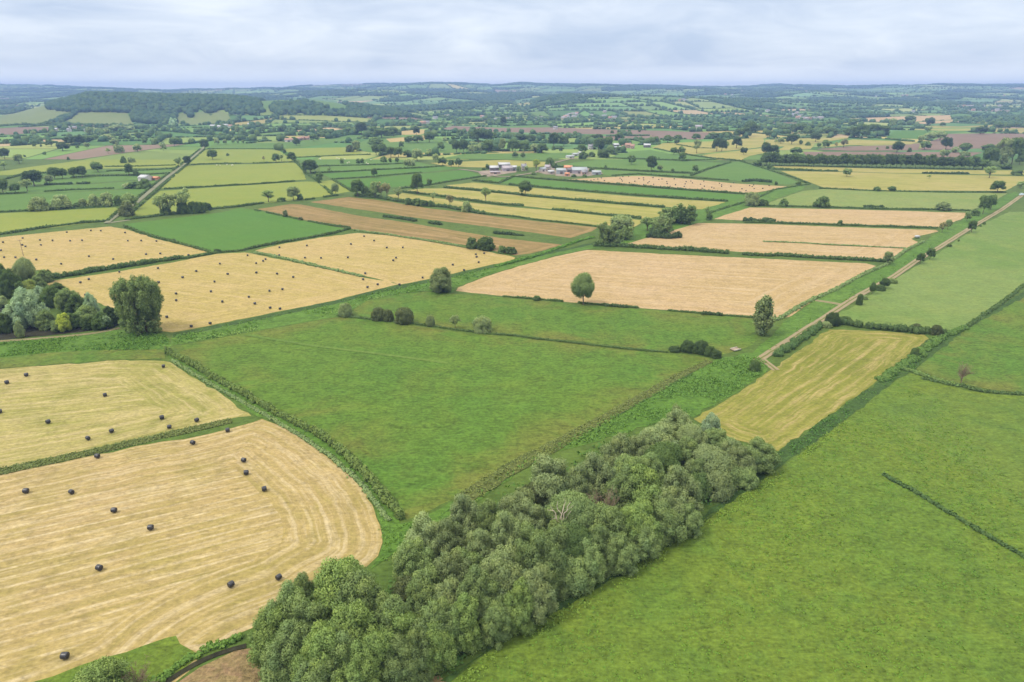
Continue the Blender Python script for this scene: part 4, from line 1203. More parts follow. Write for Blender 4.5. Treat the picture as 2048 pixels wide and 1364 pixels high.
# ------------------------------------------------------------------ trees by place
C_ = CLUSTERS
C_['copse'] = ('in the foreground copse', 'trees of the foreground copse')
trees('copse', 'W:575,1185,92,0,Wm,11 598,1165,60,0,Wm,10 545,1220,90,0,Wg,9.5 610,1210,95,0,Wm,11 680,1124,118,0,Wg,13 725,1165,105,0,Wm,12.5 700,1215,110,0,Wg,11.5 575,1262,90,0,Wm,9 640,1255,100,0,Wg,10 '
               '790,1228,95,0,Wg,10 770,1195,90,0,Wm,11 716,1300,95,0,Wg,8 800,1290,85,0,Wm,7.5 640,1318,90,0,Wm,7 860,1252,80,0,Wg,8 930,1205,78,0,Wg,8.5 880,1205,80,0,Wm,9.5 560,1318,80,0,Dm,5 '
               '848,1042,80,0,Ww,11 905,1108,78,0,Wf,11 830,1085,76,0,Wm,10 812,1165,62,0,Dp,6 950,1150,84,0,Wm,10 926,1000,72,0,Ww,10 890,1050,74,0,Wf,10.5 '
               '1000,1108,92,0,Wf,11 1012,1036,74,0,Wf,11 1035,988,86,0,Wf,10 968,1008,66,0,Wm,9 1083,1085,84,0,Wm,10.5 1040,1175,76,0,Wg,8 990,1210,66,0,Wm,7 1149,1120,70,0,Dm,6 1070,1140,78,0,Wf,9.5 '
               '1103,922,90,0,Ww,12 1068,972,56,0,Dp,7 1147,994,92,0,Bm,11.5 1190,918,78,0,Ww,11.5 1160,940,66,0,Wf,11 1150,1060,80,0,Bd,9 1236,880,68,0,Wf,9.5 1215,1015,84,0,Wm,10 1254,948,80,0,Wm,11 '
               '1295,944,96,0,Wg,12 1359,944,76,0,Wf,11 1320,1010,80,0,Wm,8 1240,1075,74,0,Wm,7 1376,1010,60,0,Wm,6.5 1279,876,62,0,Wf,9 1316,853,74,0,Ww,9 1330,893,70,0,Bd,9 1358,828,68,0,Wf,8.5 1354,814,26,0,Df,9 1385,853,54,0,Bf,8 '
               '1426,836,44,0,Wb,9 1440,862,60,0,Wm,7.5 1382,885,56,0,Wm,8.5 1420,900,80,0,Bf,8.5 1436,945,56,0,Df,6 1400,950,50,0,Dd,5.5 1462,886,60,0,Wf,7.5 1482,898,62,0,Wf,7.5 1522,885,62,0,Wm,7.5 1490,935,50,0,Dm,4.5 1460,930,52,0,Dm,5 '
               '620,1290,90,0,Wg,8 680,1280,90,0,Wm,9 745,1262,90,0,Wg,9 830,1262,80,0,Wm,8.5 850,1140,80,0,Wm,9.5 930,1110,80,0,Wm,9 960,1070,80,0,Wf,9.5 890,1165,76,0,Wf,8.5 970,1165,76,0,Wm,8.5 1060,1060,76,0,Wm,10 1110,1050,76,0,Wm,9.5 1100,1110,76,0,Wm,8 1175,1090,76,0,Wm,7.5 1200,1060,70,0,Wm,8.5 1275,1010,80,0,Wg,9.5 1290,1050,70,0,Wm,6.5 1340,980,76,0,Wf,9 1260,915,70,0,Wm,9.5 1300,915,66,0,Wm,9 1060,1010,70,0,Ww,9.5 1400,870,54,0,Wf,8 1400,925,56,0,Wm,7', top=10)
put_tree('copse', 'bare', at(1200, 1075), 11.5, 7.5, 'n', (1203, 963), 0, note='pinkish half-bare tree with pale trunk inside the foreground copse')
C_['bottom'] = ('at the bottom edge', 'bushes at the bottom edge')
put_tree('bottom', 'willow', at(212, 1420), 8.0, 10.0, 'g', (212, 1330), 0, note='green bushy willow cut by the bottom edge at lower left')
put_tree('bottom', 'bare', at(284, 1400), 6.0, 6.0, 'n', (282, 1345), 0, note='pale grey dead bush beside the willow at the bottom edge')
C_['pond'] = ('in the pond clump', 'trees around the pond')
trees('pond', 'E:70,690,170,200,Wd 30,640,130,200,Wd 225,610,150,190,Bf 345,570,110,95,Wm 380,560,70,80,Wd 210,690,150,125,Wo 290,640,110,110,Wm 160,700,130,120,Wd 10,760,90,80,Ww 200,925,280,260,Wb 320,760,130,140,Wb '
              '400,760,170,150,Wd 520,790,190,160,Wm 600,840,180,150,Wd 430,690,160,100,Wd 720,860,120,180,Wb 660,900,190,130,Wm 560,930,130,110,Wd 850,905,130,130,Wk 790,930,160,110,Wd 495,950,120,130,Wy 350,935,150,130,Wm '
              '30,960,150,140,Wd 150,1000,70,120,Ww 840,930,70,90,Tb 450,950,110,80,Wm 690,935,120,90,Wd')
C_['big'] = ('beside the pond clump', 'lone trees')
trees('big', 'E:1075,975,345,395,Pm')
ENTRIES[-1] = ENTRIES[-1][:7] + ('tall wide many-stemmed poplar beside the pond clump, in front of stubble',)
C_['mid'] = ('between the two green meadows', 'bushes along the meadow ditch')
trees('mid', 'F:705,832,108,95,Df 960,862,110,90,Dp 1035,868,90,80,Dp 1160,888,150,110,Dp 1365,908,75,78,Df 1560,925,85,90,Tf 1775,955,145,112,Df')
C_['lonely'] = ('on the drain edge', 'single trees of the middle ground')
trees('lonely', 'F:1450,645,195,175,Wf')
ENTRIES[-1] = ENTRIES[-1][:7] + ('spreading bright willow on the drain bank at the peach field corner',)
trees('lonely', 'G:570,738,172,205,Bm')
ENTRIES[-1] = ENTRIES[-1][:7] + ('lone oval tree on the near edge of the big peach field',)
trees('lonely', 'W:1526,672,40,72,Cf')
ENTRIES[-1] = ENTRIES[-1][:7] + ('dark narrow upright tree at the right corner of the peach field',)
trees('lonely', 'G:210,706,62,32,Dd')
ENTRIES[-1] = ENTRIES[-1][:7] + ('small round bush on the peach field edge left of the lone oval tree',)
trees('lonely', 'H:1555,1364,150,150,Xn')
ENTRIES[-1] = ENTRIES[-1][:7] + ('bare twiggy brown shrub by the curved ditch at right',)
C_['group'] = ('near the track junction', 'bushes near the track junction')
trees('group', 'G:1290,1106,95,32,Dk 1390,1112,105,82,Dk 1440,1118,70,55,Dd 1495,1122,115,92,Dk 1560,1140,90,70,Dd 1610,1155,90,55,Dk 1910,1260,85,82,Dd')
C_['track'] = ('beside the earth track', 'small trees beside the earth track')
trees('track', 'H:745,742,50,78,Dd 785,700,50,30,Dm 840,656,45,78,Bd 935,612,72,70,Bd 915,630,70,40,Dd 1010,572,70,32,Dm 1215,418,58,68,Bd 1290,386,65,76,Bd 1447,287,44,20,Dd 1520,246,18,15,Dd 960,422,74,82,Bf '
               'D:1385,1232,55,72,Tn 1430,1205,50,65,Bf 1580,1140,50,62,Bm 1615,1227,66,78,Bd 1718,1166,26,22,Dd 1685,1182,28,14,Dd 1705,1082,80,118,Bd 1765,1050,75,95,Bd 1655,1098,72,45,Dd 1995,882,52,42,Bm')
C_['hay'] = ('on the hay field hedge', 'bushes on the hay field hedge')
trees('hay', 'H:540,902,115,92,Dk 640,882,105,42,Dd 1190,948,72,55,Dp 1350,978,85,72,Dp 1180,1142,62,62,Dd 490,918,80,42,Df')
C_['border'] = ('edging the emerald crop', 'bushes on the emerald crop edge')
trees('border', 'E:980,142,32,18,Dd 1045,162,28,14,Dd 1110,188,50,18,Dd 1345,242,36,16,Dd 1685,334,66,26,Dk B:235,1106,42,46,Dp 355,1132,42,22,Dp')
C_['tan'] = ('below the tan strip', 'bushes below the tan strip')
trees('tan', 'F:1690,303,100,78,Dd 1800,318,135,98,Dd 1925,338,85,52,Dd 1995,343,80,52,Dk G:15,345,80,50,Dd')
C_['drain'] = ('on the drain bend', 'trees on the drain bend')
trees('drain', 'C:860,1262,200,140,Bf 740,1335,150,165,Wm 830,1335,130,150,Wm 900,1290,110,100,Wm 1070,1215,130,90,Tm 1160,1205,110,90,Tf 1210,1165,140,115,Wm 1350,1168,200,140,Wd 1280,1150,120,110,Wm 1420,1140,90,100,Wd 1230,1235,120,105,Wm 1140,1240,110,85,Wm 1550,1132,62,55,Dd 1535,1100,42,62,Tm')
C_['emeraldend'] = ('at the emerald strip end', 'bushes by the far drain')
trees('emeraldend', 'C:1890,1022,120,102,Df 1970,1018,75,42,Dk')
C_['pasture'] = ('edging the pale green pasture', 'bushes on the pale pasture edge')
trees('pasture', 'D:455,1032,122,76,Dd 160,1027,76,55,Dd 15,1022,42,42,Dd 1410,1058,108,62,Df 885,907,50,32,Dd 1000,907,62,36,Dd 595,1177,42,40,Dd 30,1152,90,26,Dk')
C_['olive'] = ('around the olive-yellow field', 'trees around the olive-yellow field')
trees('olive', 'D:645,792,62,52,Bm 1285,807,36,26,To 1755,802,90,75,Tm 1815,917,102,76,Bd 45,732,36,36,Dd 1990,782,95,36,Dd 95,857,30,24,Dd 270,862,42,30,Dd')
C_['leftrow'] = ('in the left lane pasture', 'trees of the left pasture')
trees('leftrow', 'A:290,1062,148,102,Df 465,1046,152,102,Df 590,1037,62,36,Dd 640,1032,75,62,Df 730,1028,100,90,Df 820,1024,120,96,Df 925,1018,66,72,Dd')
C_['lanefoot'] = ('at the lane end', 'trees at the lane end')
trees('lanefoot', 'A:1025,1045,112,102,Bm 985,1102,110,105,Dp 940,1095,60,50,Dp 1000,1060,70,70,Bf')
C_['limegroup'] = ('on the lime pasture', 'airy trees on the lime pasture')
trees('limegroup', 'A:1260,1090,110,125,Tf 1330,1088,130,135,Tf 1290,1092,90,70,Dd 1440,1080,135,162,Tf 1420,1082,80,90,Dd 1500,1080,100,85,Dd 1555,1076,95,82,Dd 1622,1056,52,55,Dk')
C_['leftmid'] = ('left of the lane', 'trees of the hedged strips left of the lane')
trees('leftmid', 'A:40,657,72,70,Bk 150,692,74,62,Bf 35,737,48,52,Tm 28,927,92,95,Bd 125,922,72,65,Bd 215,907,92,78,Tf 270,867,142,102,Bk 390,852,62,60,Bf 430,812,90,74,Bd 490,808,72,66,Bd 580,804,78,68,Bd 645,802,78,76,Bd 765,757,92,62,Bd 735,750,40,62,Tm 1010,787,62,78,Bd 1060,787,52,48,Dd '
                '1050,887,130,50,Dd 1125,885,100,66,Dd 985,885,90,36,Df 1395,717,62,62,Tm 1465,707,62,62,Bk 920,607,78,56,Df 845,614,36,36,Tm 1075,602,62,52,Bf 1275,592,46,46,Bf 1360,557,72,56,Bd 960,687,46,48,Dd 1020,682,54,38,Df 530,662,22,22,Dd')
C_['leftfar'] = ('below the wooded hill', 'trees on the plain below the wooded hill')
trees('leftfar', 'A:490,592,98,56,Bk 540,547,82,52,Bk 620,547,92,62,Bk 400,557,66,42,Bd 275,562,38,26,Bd 318,560,18,16,Dd 40,537,52,32,Dd 710,522,62,40,Bd 820,517,122,45,Df 890,547,72,46,Df 680,572,46,36,Bf 605,577,26,26,Bd 1080,497,50,42,Bd 1130,542,32,36,Bd 1205,537,36,36,Bm 1235,477,62,36,Dd 1490,537,42,36,Bm '
                 '190,640,18,16,Dd 345,622,28,22,Dd 265,482,44,38,Bf 700,472,42,52,Bf 1345,392,62,52,Wb 1600,582,72,66,Bk 1000,500,40,30,Dd 940,500,50,24,Dd 900,440,120,26,Df 780,460,110,40,Df 1000,430,80,30,Df')
C_['yellowleft'] = ('around the yellow-green lane pasture', 'trees around the yellow-green pasture')
trees('yellowleft', 'A:1660,662,76,62,Bd 1775,632,22,20,Dd 1695,547,42,46,Bf 1755,542,34,32,Bf 1820,537,22,30,Bm 1855,537,20,26,Bm 1895,537,22,26,Bm 1855,462,36,52,Bf 1910,462,26,42,Tf B:165,682,62,56,Bd 208,677,46,52,Tf 290,677,70,62,Bd 230,612,28,32,Dd 185,577,14,24,Cd 70,675,26,34,Tn')
C_['centerleft'] = ('left of the farm', 'trees left of the farm')
trees('centerleft', 'B:435,767,122,88,Bk 400,764,60,60,Bd 505,837,62,62,Bd 580,762,28,38,Tm 680,707,32,46,Bm 805,702,36,40,Bd 838,702,32,40,Bd 745,602,80,50,Dp 795,600,64,72,Bf 1005,692,52,46,Bd 1055,692,28,36,Bd 1105,687,28,36,Bd 1190,727,56,58,Bf 1228,727,46,56,Bf '
                    '945,625,70,70,Bd 995,628,80,74,Bd 1060,642,76,66,Bd 1120,645,76,66,Bd 1190,642,68,46,Bd 1265,672,92,78,Bf 1145,572,42,42,Bd 1355,637,52,52,Tf 1410,682,48,56,Bf 1460,707,68,52,Bd 1530,717,48,46,Bd 1588,717,58,56,Bk 1450,592,58,56,Bd 930,802,52,62,Bd')
C_['hedgetrees'] = ('above the tan fields', 'trees of the hedge above the tan fields')
trees('hedgetrees', 'B:1265,928,104,132,Bd 1360,872,46,52,Bd 800,948,102,108,Bd 885,948,112,72,Dd 940,958,82,102,Bm 985,958,76,100,Tn 1030,960,66,98,Tn 1120,972,78,82,Tf 630,937,58,78,Bf 105,992,102,78,Tm 205,987,72,30,Dd 300,977,98,88,Bf 350,972,52,40,Dd 1390,987,48,62,Tf 1520,1022,66,74,Tn 1800,987,78,92,Tm 1650,1068,86,76,Df 1200,1012,70,48,Dd 1260,1020,80,52,Dd 1320,1025,70,46,Dd 1372,1026,52,42,Dd C:118,937,108,92,Bd')
C_['farmwood'] = ('behind the left farm', 'trees behind the left farm')
trees('farmwood', 'B:1570,607,80,80,Bk 1625,610,80,88,Bk 1690,602,70,48,Df 1750,602,80,56,Df 1820,602,106,78,Bd 1930,597,62,82,Bf 2010,602,84,82,Bd 1740,530,100,90,Bk 1810,528,100,80,Bk 1700,522,64,62,Bd 1860,510,60,50,Bd 1600,482,62,46,Bd 1545,522,34,36,Bd 1480,527,38,36,Bf 1260,472,52,56,Bk '
                  '1360,527,92,68,Bd 1200,532,80,44,Bd 1270,530,90,50,Bd 940,557,124,56,Bd 990,492,132,60,Bd 1080,477,84,56,Bd 920,472,84,56,Bd 830,467,92,78,Bk 735,462,104,46,Bd 660,467,74,30,Dd 530,482,122,40,Dd 210,442,58,36,Bd 55,452,52,40,Bd 335,442,42,36,Bd 410,437,36,32,Bd 500,437,72,30,Dd 325,552,58,48,Bk 460,517,62,42,Bd 1935,400,50,60,Bk')
C_['farmmid'] = ('among the farm hamlets', 'trees among the farm hamlets')
trees('farmmid', 'C:80,522,104,50,Bk 165,527,84,48,Bk 260,517,36,46,Bd 340,557,90,86,Bk 420,555,86,66,Bd 40,602,80,72,Bd 110,602,86,66,Bd 190,606,70,56,Bf 250,610,90,62,Bd 680,527,102,52,Bk 620,527,72,42,Bd 850,512,72,52,Bd 395,607,28,40,Bd 340,587,32,30,Dd 560,612,80,60,Bd 690,582,82,72,Bd 760,584,82,82,Bd 730,645,90,62,Dd 800,620,60,44,Dd 850,602,60,40,Dd '
                 '40,646,50,36,Bd 100,648,40,34,Bd 310,712,78,62,Dd 205,752,64,78,To 575,657,72,52,Dd 640,640,60,36,Dd')
C_['yard'] = ('beside the farm sheds', 'trees and bushes of the farmyards')
trees('yard', 'R:380,462,80,56,Dd 800,500,60,64,Bm 910,502,56,66,Bf 1290,452,76,62,Dd 1800,502,84,52,Dd 1555,574,84,32,Dd 1705,574,74,30,Dd 1010,545,84,32,Dd 330,480,60,30,Dd')
C_['goldfield'] = ('around the two-oak yellow field', 'trees around the yellow field')
trees('goldfield', 'C:1455,612,72,88,Tf 1610,597,80,88,Bk 1650,597,70,80,Bk 1690,587,32,56,Tm 1765,572,82,72,Bk 1820,622,52,46,Bk 1275,622,52,46,Bd 1335,622,62,52,Bd 1340,672,56,56,Bd 945,697,66,58,Bd 1100,752,92,98,Bk 745,737,26,32,Dd 1165,747,42,36,Bf 1267,757,36,26,Dd 1443,762,48,48,Bd 1160,667,14,26,Cd 1990,627,74,82,Bk 2000,702,92,82,Bk 1935,712,64,46,Dd 1300,542,46,36,Bd 1230,527,92,46,Bd 1310,517,62,40,Bd 1140,532,72,46,Dd 1450,507,72,40,Bd '
                   '1600,497,102,40,Bd 1680,492,92,40,Bd 1790,492,100,62,Bd 1840,492,80,70,Bd 1870,477,112,92,Bd 1930,437,52,42,Bd 2010,487,62,42,Bd 795,455,30,20,Dd 850,450,28,20,Dd 930,450,32,24,Dd 1010,445,26,20,Dd')
C_['right'] = ('on the far right plain', 'trees on the far plain at right')
trees('right', 'D:1035,607,88,72,Bk 1135,602,36,32,Dd 1250,582,82,52,Bd 1415,582,82,78,Bk 1570,602,92,58,Bd 1490,607,62,42,Df 1300,512,80,56,Bf 1370,510,90,60,Bf 1220,527,42,46,Bf 1275,447,50,40,Bf 1685,462,88,48,Bk 965,577,26,20,Dd 885,582,22,16,Dd 475,572,62,52,Bd 425,567,36,30,Bd 620,567,62,58,Tn 560,572,32,40,Tn 215,542,88,66,Bk 290,542,32,32,Dd 345,552,42,28,Dd 130,537,52,42,Bf 88,547,26,48,Tf '
               '250,622,92,48,Bd 70,627,82,66,Bk 20,627,62,72,Bk 700,492,60,70,Bd 760,497,122,92,Bd 850,472,92,72,Bd 920,472,112,62,Bd 660,472,90,50,Bd 500,472,102,52,Bd 400,522,80,62,Bk 340,467,72,52,Bd 290,452,92,62,Bd 220,452,70,52,Bd 150,452,70,46,Bd 45,482,72,36,Bd 570,402,52,32,Bd 465,402,66,32,Dd 690,407,72,52,Bd 1000,417,52,62,Bf 1130,382,82,52,Bd 1185,407,26,36,Bf 1295,397,62,52,Bk 1390,402,42,26,Bd 1830,422,70,36,Bd 1880,422,70,36,Bd 1965,417,42,36,Bd')
C_['rowend'] = ('at the poplar row end', 'trees at the right end of the poplar row')
trees('rowend', 'D:1750,705,112,112,Bd 1860,692,120,160,Bf 1930,695,110,165,Bd 1870,705,60,84,Cf 1990,700,60,60,Bd 2015,662,82,92,Bd 1750,602,112,52,Bd 1400,647,74,52,Bf 1890,735,90,40,Dd 1700,735,120,60,Bd 1560,645,80,40,Bf')
C_['row'] = ('in the poplar row', 'poplars of the long row')
xs = np.linspace(10, 1640, 44)
trees('row', 'D:' + ' '.join('%.0f,%.0f,%.0f,%.0f,R%s' % (x + random.uniform(-6, 6), 706 + 28 * x / 1640 + random.uniform(-2, 2), random.uniform(56, 74), random.uniform(74, 92) + (6 if 600 < x < 1300 else 0), random.choice('dddk')) for x in xs))
H('dark undergrowth along the foot of the poplar row', 'D:10,708 400,715 800,722 1200,730 1640,738', 1.5, 4.0, 'k')
label_trees()

# dead white tree in the copse
dt = link('dead_tree', None, loc=tuple(at(1124, 1110)), label='bleached dead tree with bare white branches in the copse', category='tree')
rr = np.random.default_rng(5)
link('trunk', mesh_np('dead_trunk', *join([limb((0, 0, 0), (-.1, .1, 8.0), .24, .15, rr, 7, .03, 8)]), MAT['deadwood'], None, True), dt)
br = [limb((-.1, .1, z0), e, .11, .035, rr, 6, .12, 6) for z0, e in ((7.2, (-2.6, .3, 11.2)), (7.8, (1.3, -.2, 12.2)), (6.8, (-1.9, -.6, 9.6)), (7.9, (.2, .5, 12.6)), (7.0, (1.6, .2, 10.2)), (7.9, (-1.1, .2, 12.0)))]
br += [limb((-1.7, .25, 9.9), (-3.1, .1, 10.3), .05, .02, rr), limb((.7, 0, 10.2), (1.9, .1, 11.2), .05, .02, rr), limb((-1.2, -.3, 8.7), (-2.2, -.9, 8.9), .05, .02, rr)]
link('branches', mesh_np('dead_branches', *join(br), MAT['deadwood'], None, True), dt)

# ------------------------------------------------------------------ wrapped bales
def bale_mesh():
    rng = np.random.default_rng(3)
    R, L, ns = .66, 1.24, 28
    prof = [(-L / 2 - .03, .0), (-L / 2 - .02, R * .5), (-L / 2, R * .86), (-L / 2 + .07, R * .97), (-L / 2 + .2, R), (-.2, R * 1.02), (0, R * 1.015), (.22, R * 1.02), (L / 2 - .2, R), (L / 2 - .07, R * .97), (L / 2, R * .86), (L / 2 + .02, R * .5), (L / 2 + .03, 0.0)]
    a = np.arange(ns) / ns * 2 * math.pi
    v = []
    for x, r in prof:
        rr_ = r * (1 + .018 * np.sin(a * 9 + x * 11) + rng.normal(0, .008, ns))
        y = np.cos(a) * rr_; z = np.sin(a) * rr_
        z = np.where(z < -R * .86, -R * .86 + (z + R * .86) * .25, z)
        v.append(np.column_stack([np.full(ns, x) + rng.normal(0, .006, ns), y, z + R * .88]))
    n = len(prof); fc = []
    for i in range(n - 1):
        j = np.arange(ns); k = (j + 1) % ns
        fc.append(np.column_stack([i * ns + j, (i + 1) * ns + j, (i + 1) * ns + k, i * ns + k]))
    return mesh_np('bale', np.concatenate(v), np.concatenate(fc), MAT['wrap'], None, True)


BALE = bale_mesh()


def bales(where, group, s, k=1.0):
    q = []
    t = 'W'
    for tok in s.split():
        if ':' in tok:
            t, tok = tok.split(':')
        a = tok.split(','); q.append(px(t, float(a[0]), float(a[1])))
    q.sort()
    for i, (x, y) in enumerate(q):
        b = at(x, y + 3.0 * k)
        lab = 'black wrapped bale, %s from left of %d %s' % (ordinal(i + 1), len(q), where)
        o = link('wrapped_bale', BALE, loc=(b[0], b[1], b[2] + .2), label=lab, category='bale', group=group)
        o.rotation_euler = (0, 0, random.uniform(-.9, .9) + .2)
        sc = random.uniform(.95, 1.08) * (.78 if k > 1 else .7); o.scale = (sc, sc, sc)


bales('on the lower near stubble field', 'bales on the lower near stubble', 'I:155,824 421,830 572,619 1130,540 1334,466 1428,642 1443,716 1548,811 670,937 J:1178,160 778,475 1804,605 512,1165 K:382,548', 1.6)
bales('on the upper near stubble field', 'bales on the upper near stubble', 'I:958,94 156,145 42,189 616,263 2,360 284,421 949,396 1153,411 993,451 655,475 517,518', 1.1)
bales('on the stubble field beside the pond trees', 'bales beside the pond trees', 'E:1233,455 932,484 694,541 628,566 967,570 1238,566 669,664 1374,654 1375,706 1302,837 1493,910 1640,887 1425,527 1531,478 1715,420 1931,354 1998,416 1776,501 2000,490 1673,560 1646,637 1735,717 1941,680 1988,732 F:173,498 299,524 114,632 215,620 119,765 196,772 64,398 83,384 844,542 957,582 878,604 1127,583', .5)
bales('on the stubble field below the tan strips', 'bales below the tan strips', 'F:192,293 405,278 748,266 851,205 929,239 1028,294 1153,293 190,354 391,373 515,375 725,371 1100,373 1078,394 860,495 1722,346 1787,338 1728,367 1744,408 1542,428 1630,470 1307,529', .5)
bales('on the far left stubble field', 'bales on the far left stubble', 'E:522,173 710,160 787,162 976,176 178,219 313,234 411,238 548,241 641,237 998,240 1102,239 1221,243 25,252 175,273 320,273 200,284 34,369 122,370 285,388 478,421 695,362 884,384 1140,346 1251,340 1471,353 155,431 8,315', .5)
bales('on the distant peach field by the farm', 'bales on the distant peach field', 'C:630,822 655,818 685,812 712,803 735,824 825,793 858,805 880,793 870,815 875,828 835,840 882,853 925,790 930,840 973,829 1005,807 1040,803 1042,819 1085,832 1075,842 1120,853 1040,855 1105,868 1115,800 1160,816 1185,812 1222,832 1225,848 1248,868 1290,857 1280,810 1373,832 1365,850 1358,870 1327,882 1410,828 1422,842 1485,852 1510,828 1515,868 1497,885 1550,897 1573,876 1590,883 1632,845 1650,858 1650,870 1722,868 1745,842 1808,888 1840,902 1792,912 1868,863 1888,870 1903,887 1898,858 1970,885 2020,862', .3)

# ------------------------------------------------------------------ pole, culvert, trough, car, sheep
def box(c, s):
    x, y, z = [q / 2 for q in s]
    v = np.array([(-x, -y, -z), (x, -y, -z), (x, y, -z), (-x, y, -z), (-x, -y, z), (x, -y, z), (x, y, z), (-x, y, z)], float) + np.array(c)
    return v, np.array([(0, 3, 2, 1), (4, 5, 6, 7), (0, 1, 5, 4), (1, 2, 6, 5), (2, 3, 7, 6), (3, 0, 4, 7)], np.int32)


up = link('utility_pole', None, loc=tuple(at(47, 512)), label='wooden utility pole standing in the far left stubble field', category='pole')
link('post', mesh_np('post', *tube([(0, 0, -.2), (0, 0, 4.5), (0, 0, 9)], [.17, .15, .12], 10), MAT['wood'], None, True), up)
link('crossarm', mesh_np('crossarm', *join([box((0, 0, 8.5), (2.2, .14, .16))] + [box((k, 0, 8.68), (.1, .1, .2)) for k in (-.9, 0, .9)]), MAT['wood']), up)
cv = link('culvert_bridge', None, loc=tuple(at(1471, 700)), label='small pale concrete culvert bridge by the track junction', category='bridge')
cv.rotation_euler = (0, 0, .5)
link('deck', mesh_np('deck', *box((0, 0, .3), (3.0, 1.8, .25)), MAT['wood']), cv)
for s_ in (-1, 1):
    link('parapet', mesh_np('parapet', *box((0, s_ * .95, .4), (3.2, .2, .5)), MAT['stone']), cv)
wt = link('livestock_trailer', None, loc=tuple(at(1834, 476.5)), label='small white trailer parked in the corner of the peach field', category='trailer')
wt.rotation_euler = (0, 0, .3)
link('body', mesh_np('body', *join([box((0, 0, 1.15), (2.6, 1.6, 1.1)), box((1.9, 0, .62), (1.4, .1, .1))]), MAT['white_sheet']), wt)
for s_ in (-1, 1):
    link('wheel', mesh_np('wheel', *tube([(0, s_ * .82, .38), (0, s_ * 1.06, .38)], [.38, .38], 16), MAT['tyre']), wt)
car = link('parked_car', None, loc=tuple(at(2044, 390.5)), label='pale blue vehicle on the track at the right edge', category='car')
car.rotation_euler = (0, 0, .1)
link('body', mesh_np('carbody', *join([box((0, 0, .7), (4.4, 1.8, .7)), box((-.2, 0, 1.38), (2.4, 1.6, .6))]), MAT['paint']), car)
link('windows', mesh_np('carglass', *join([box((-.2, 0, 1.36), (2.1, 1.66, .42)), box((-.2, 0, 1.36), (2.46, 1.4, .42))]), MAT['glass']), car)
for sx_ in (-1.3, 1.3):
    for s_ in (-.82, .82):
        link('wheel', mesh_np('carwheel', *tube([(sx_, s_ - .1, .34), (sx_, s_ + .1, .34)], [.34, .34], 14), MAT['tyre']), car)


def sheep_mesh():
    b = blobs(np.array([(0, 0, .62), (.35, 0, .66), (-.35, 0, .64)]), np.array([(.5, .3, .3), (.34, .27, .26), (.34, .28, .27)]), ICO2, .06)
    parts = [(b[0], b[1])]
    hb = blobs(np.array([(.82, 0, .82)]), np.array([(.2, .11, .13)]), ICO1, .05); parts.append((hb[0], hb[1]))
    for a in (-.35, .35):
        for c in (-.15, .15):
            v, q = tube([(a, c, 0), (a, c, .5)], [.045, .06], 6)
            parts.append((v, np.concatenate([q[:, [0, 1, 2]], q[:, [0, 2, 3]]])))
    nk = tube([(.6, 0, .72), (.8, 0, .82)], [.14, .1], 8)
    parts.append((nk[0], np.concatenate([nk[1][:, [0, 1, 2]], nk[1][:, [0, 2, 3]]])))
    return mesh_np('sheep', *join(parts), MAT['wool'], None, True)


SH = sheep_mesh()
for where, s in (('the pasture with sheep left of the farm', 'B:505,660 512,664 640,655 655,660 690,690 700,662 720,692 735,688 870,690 880,700 905,668'), ('the yellow-green pasture right of the lane', 'A:1690,710 1715,712 1770,705 1805,712 1815,708')):
    q = sorted(P(s))
    for i, (x, y) in enumerate(q):
        o = link('sheep', SH, loc=tuple(at(x, y) + np.array([0, 0, .3])), label='pale sheep, %s from left of %d on %s' % (ordinal(i + 1), len(q), where), category='sheep', group='sheep grazing the distant pastures')
        o.rotation_euler = (0, 0, random.uniform(0, 6)); o.scale = (1.5, 1.5, 1.5)

# ------------------------------------------------------------------ buildings
BUILD = []


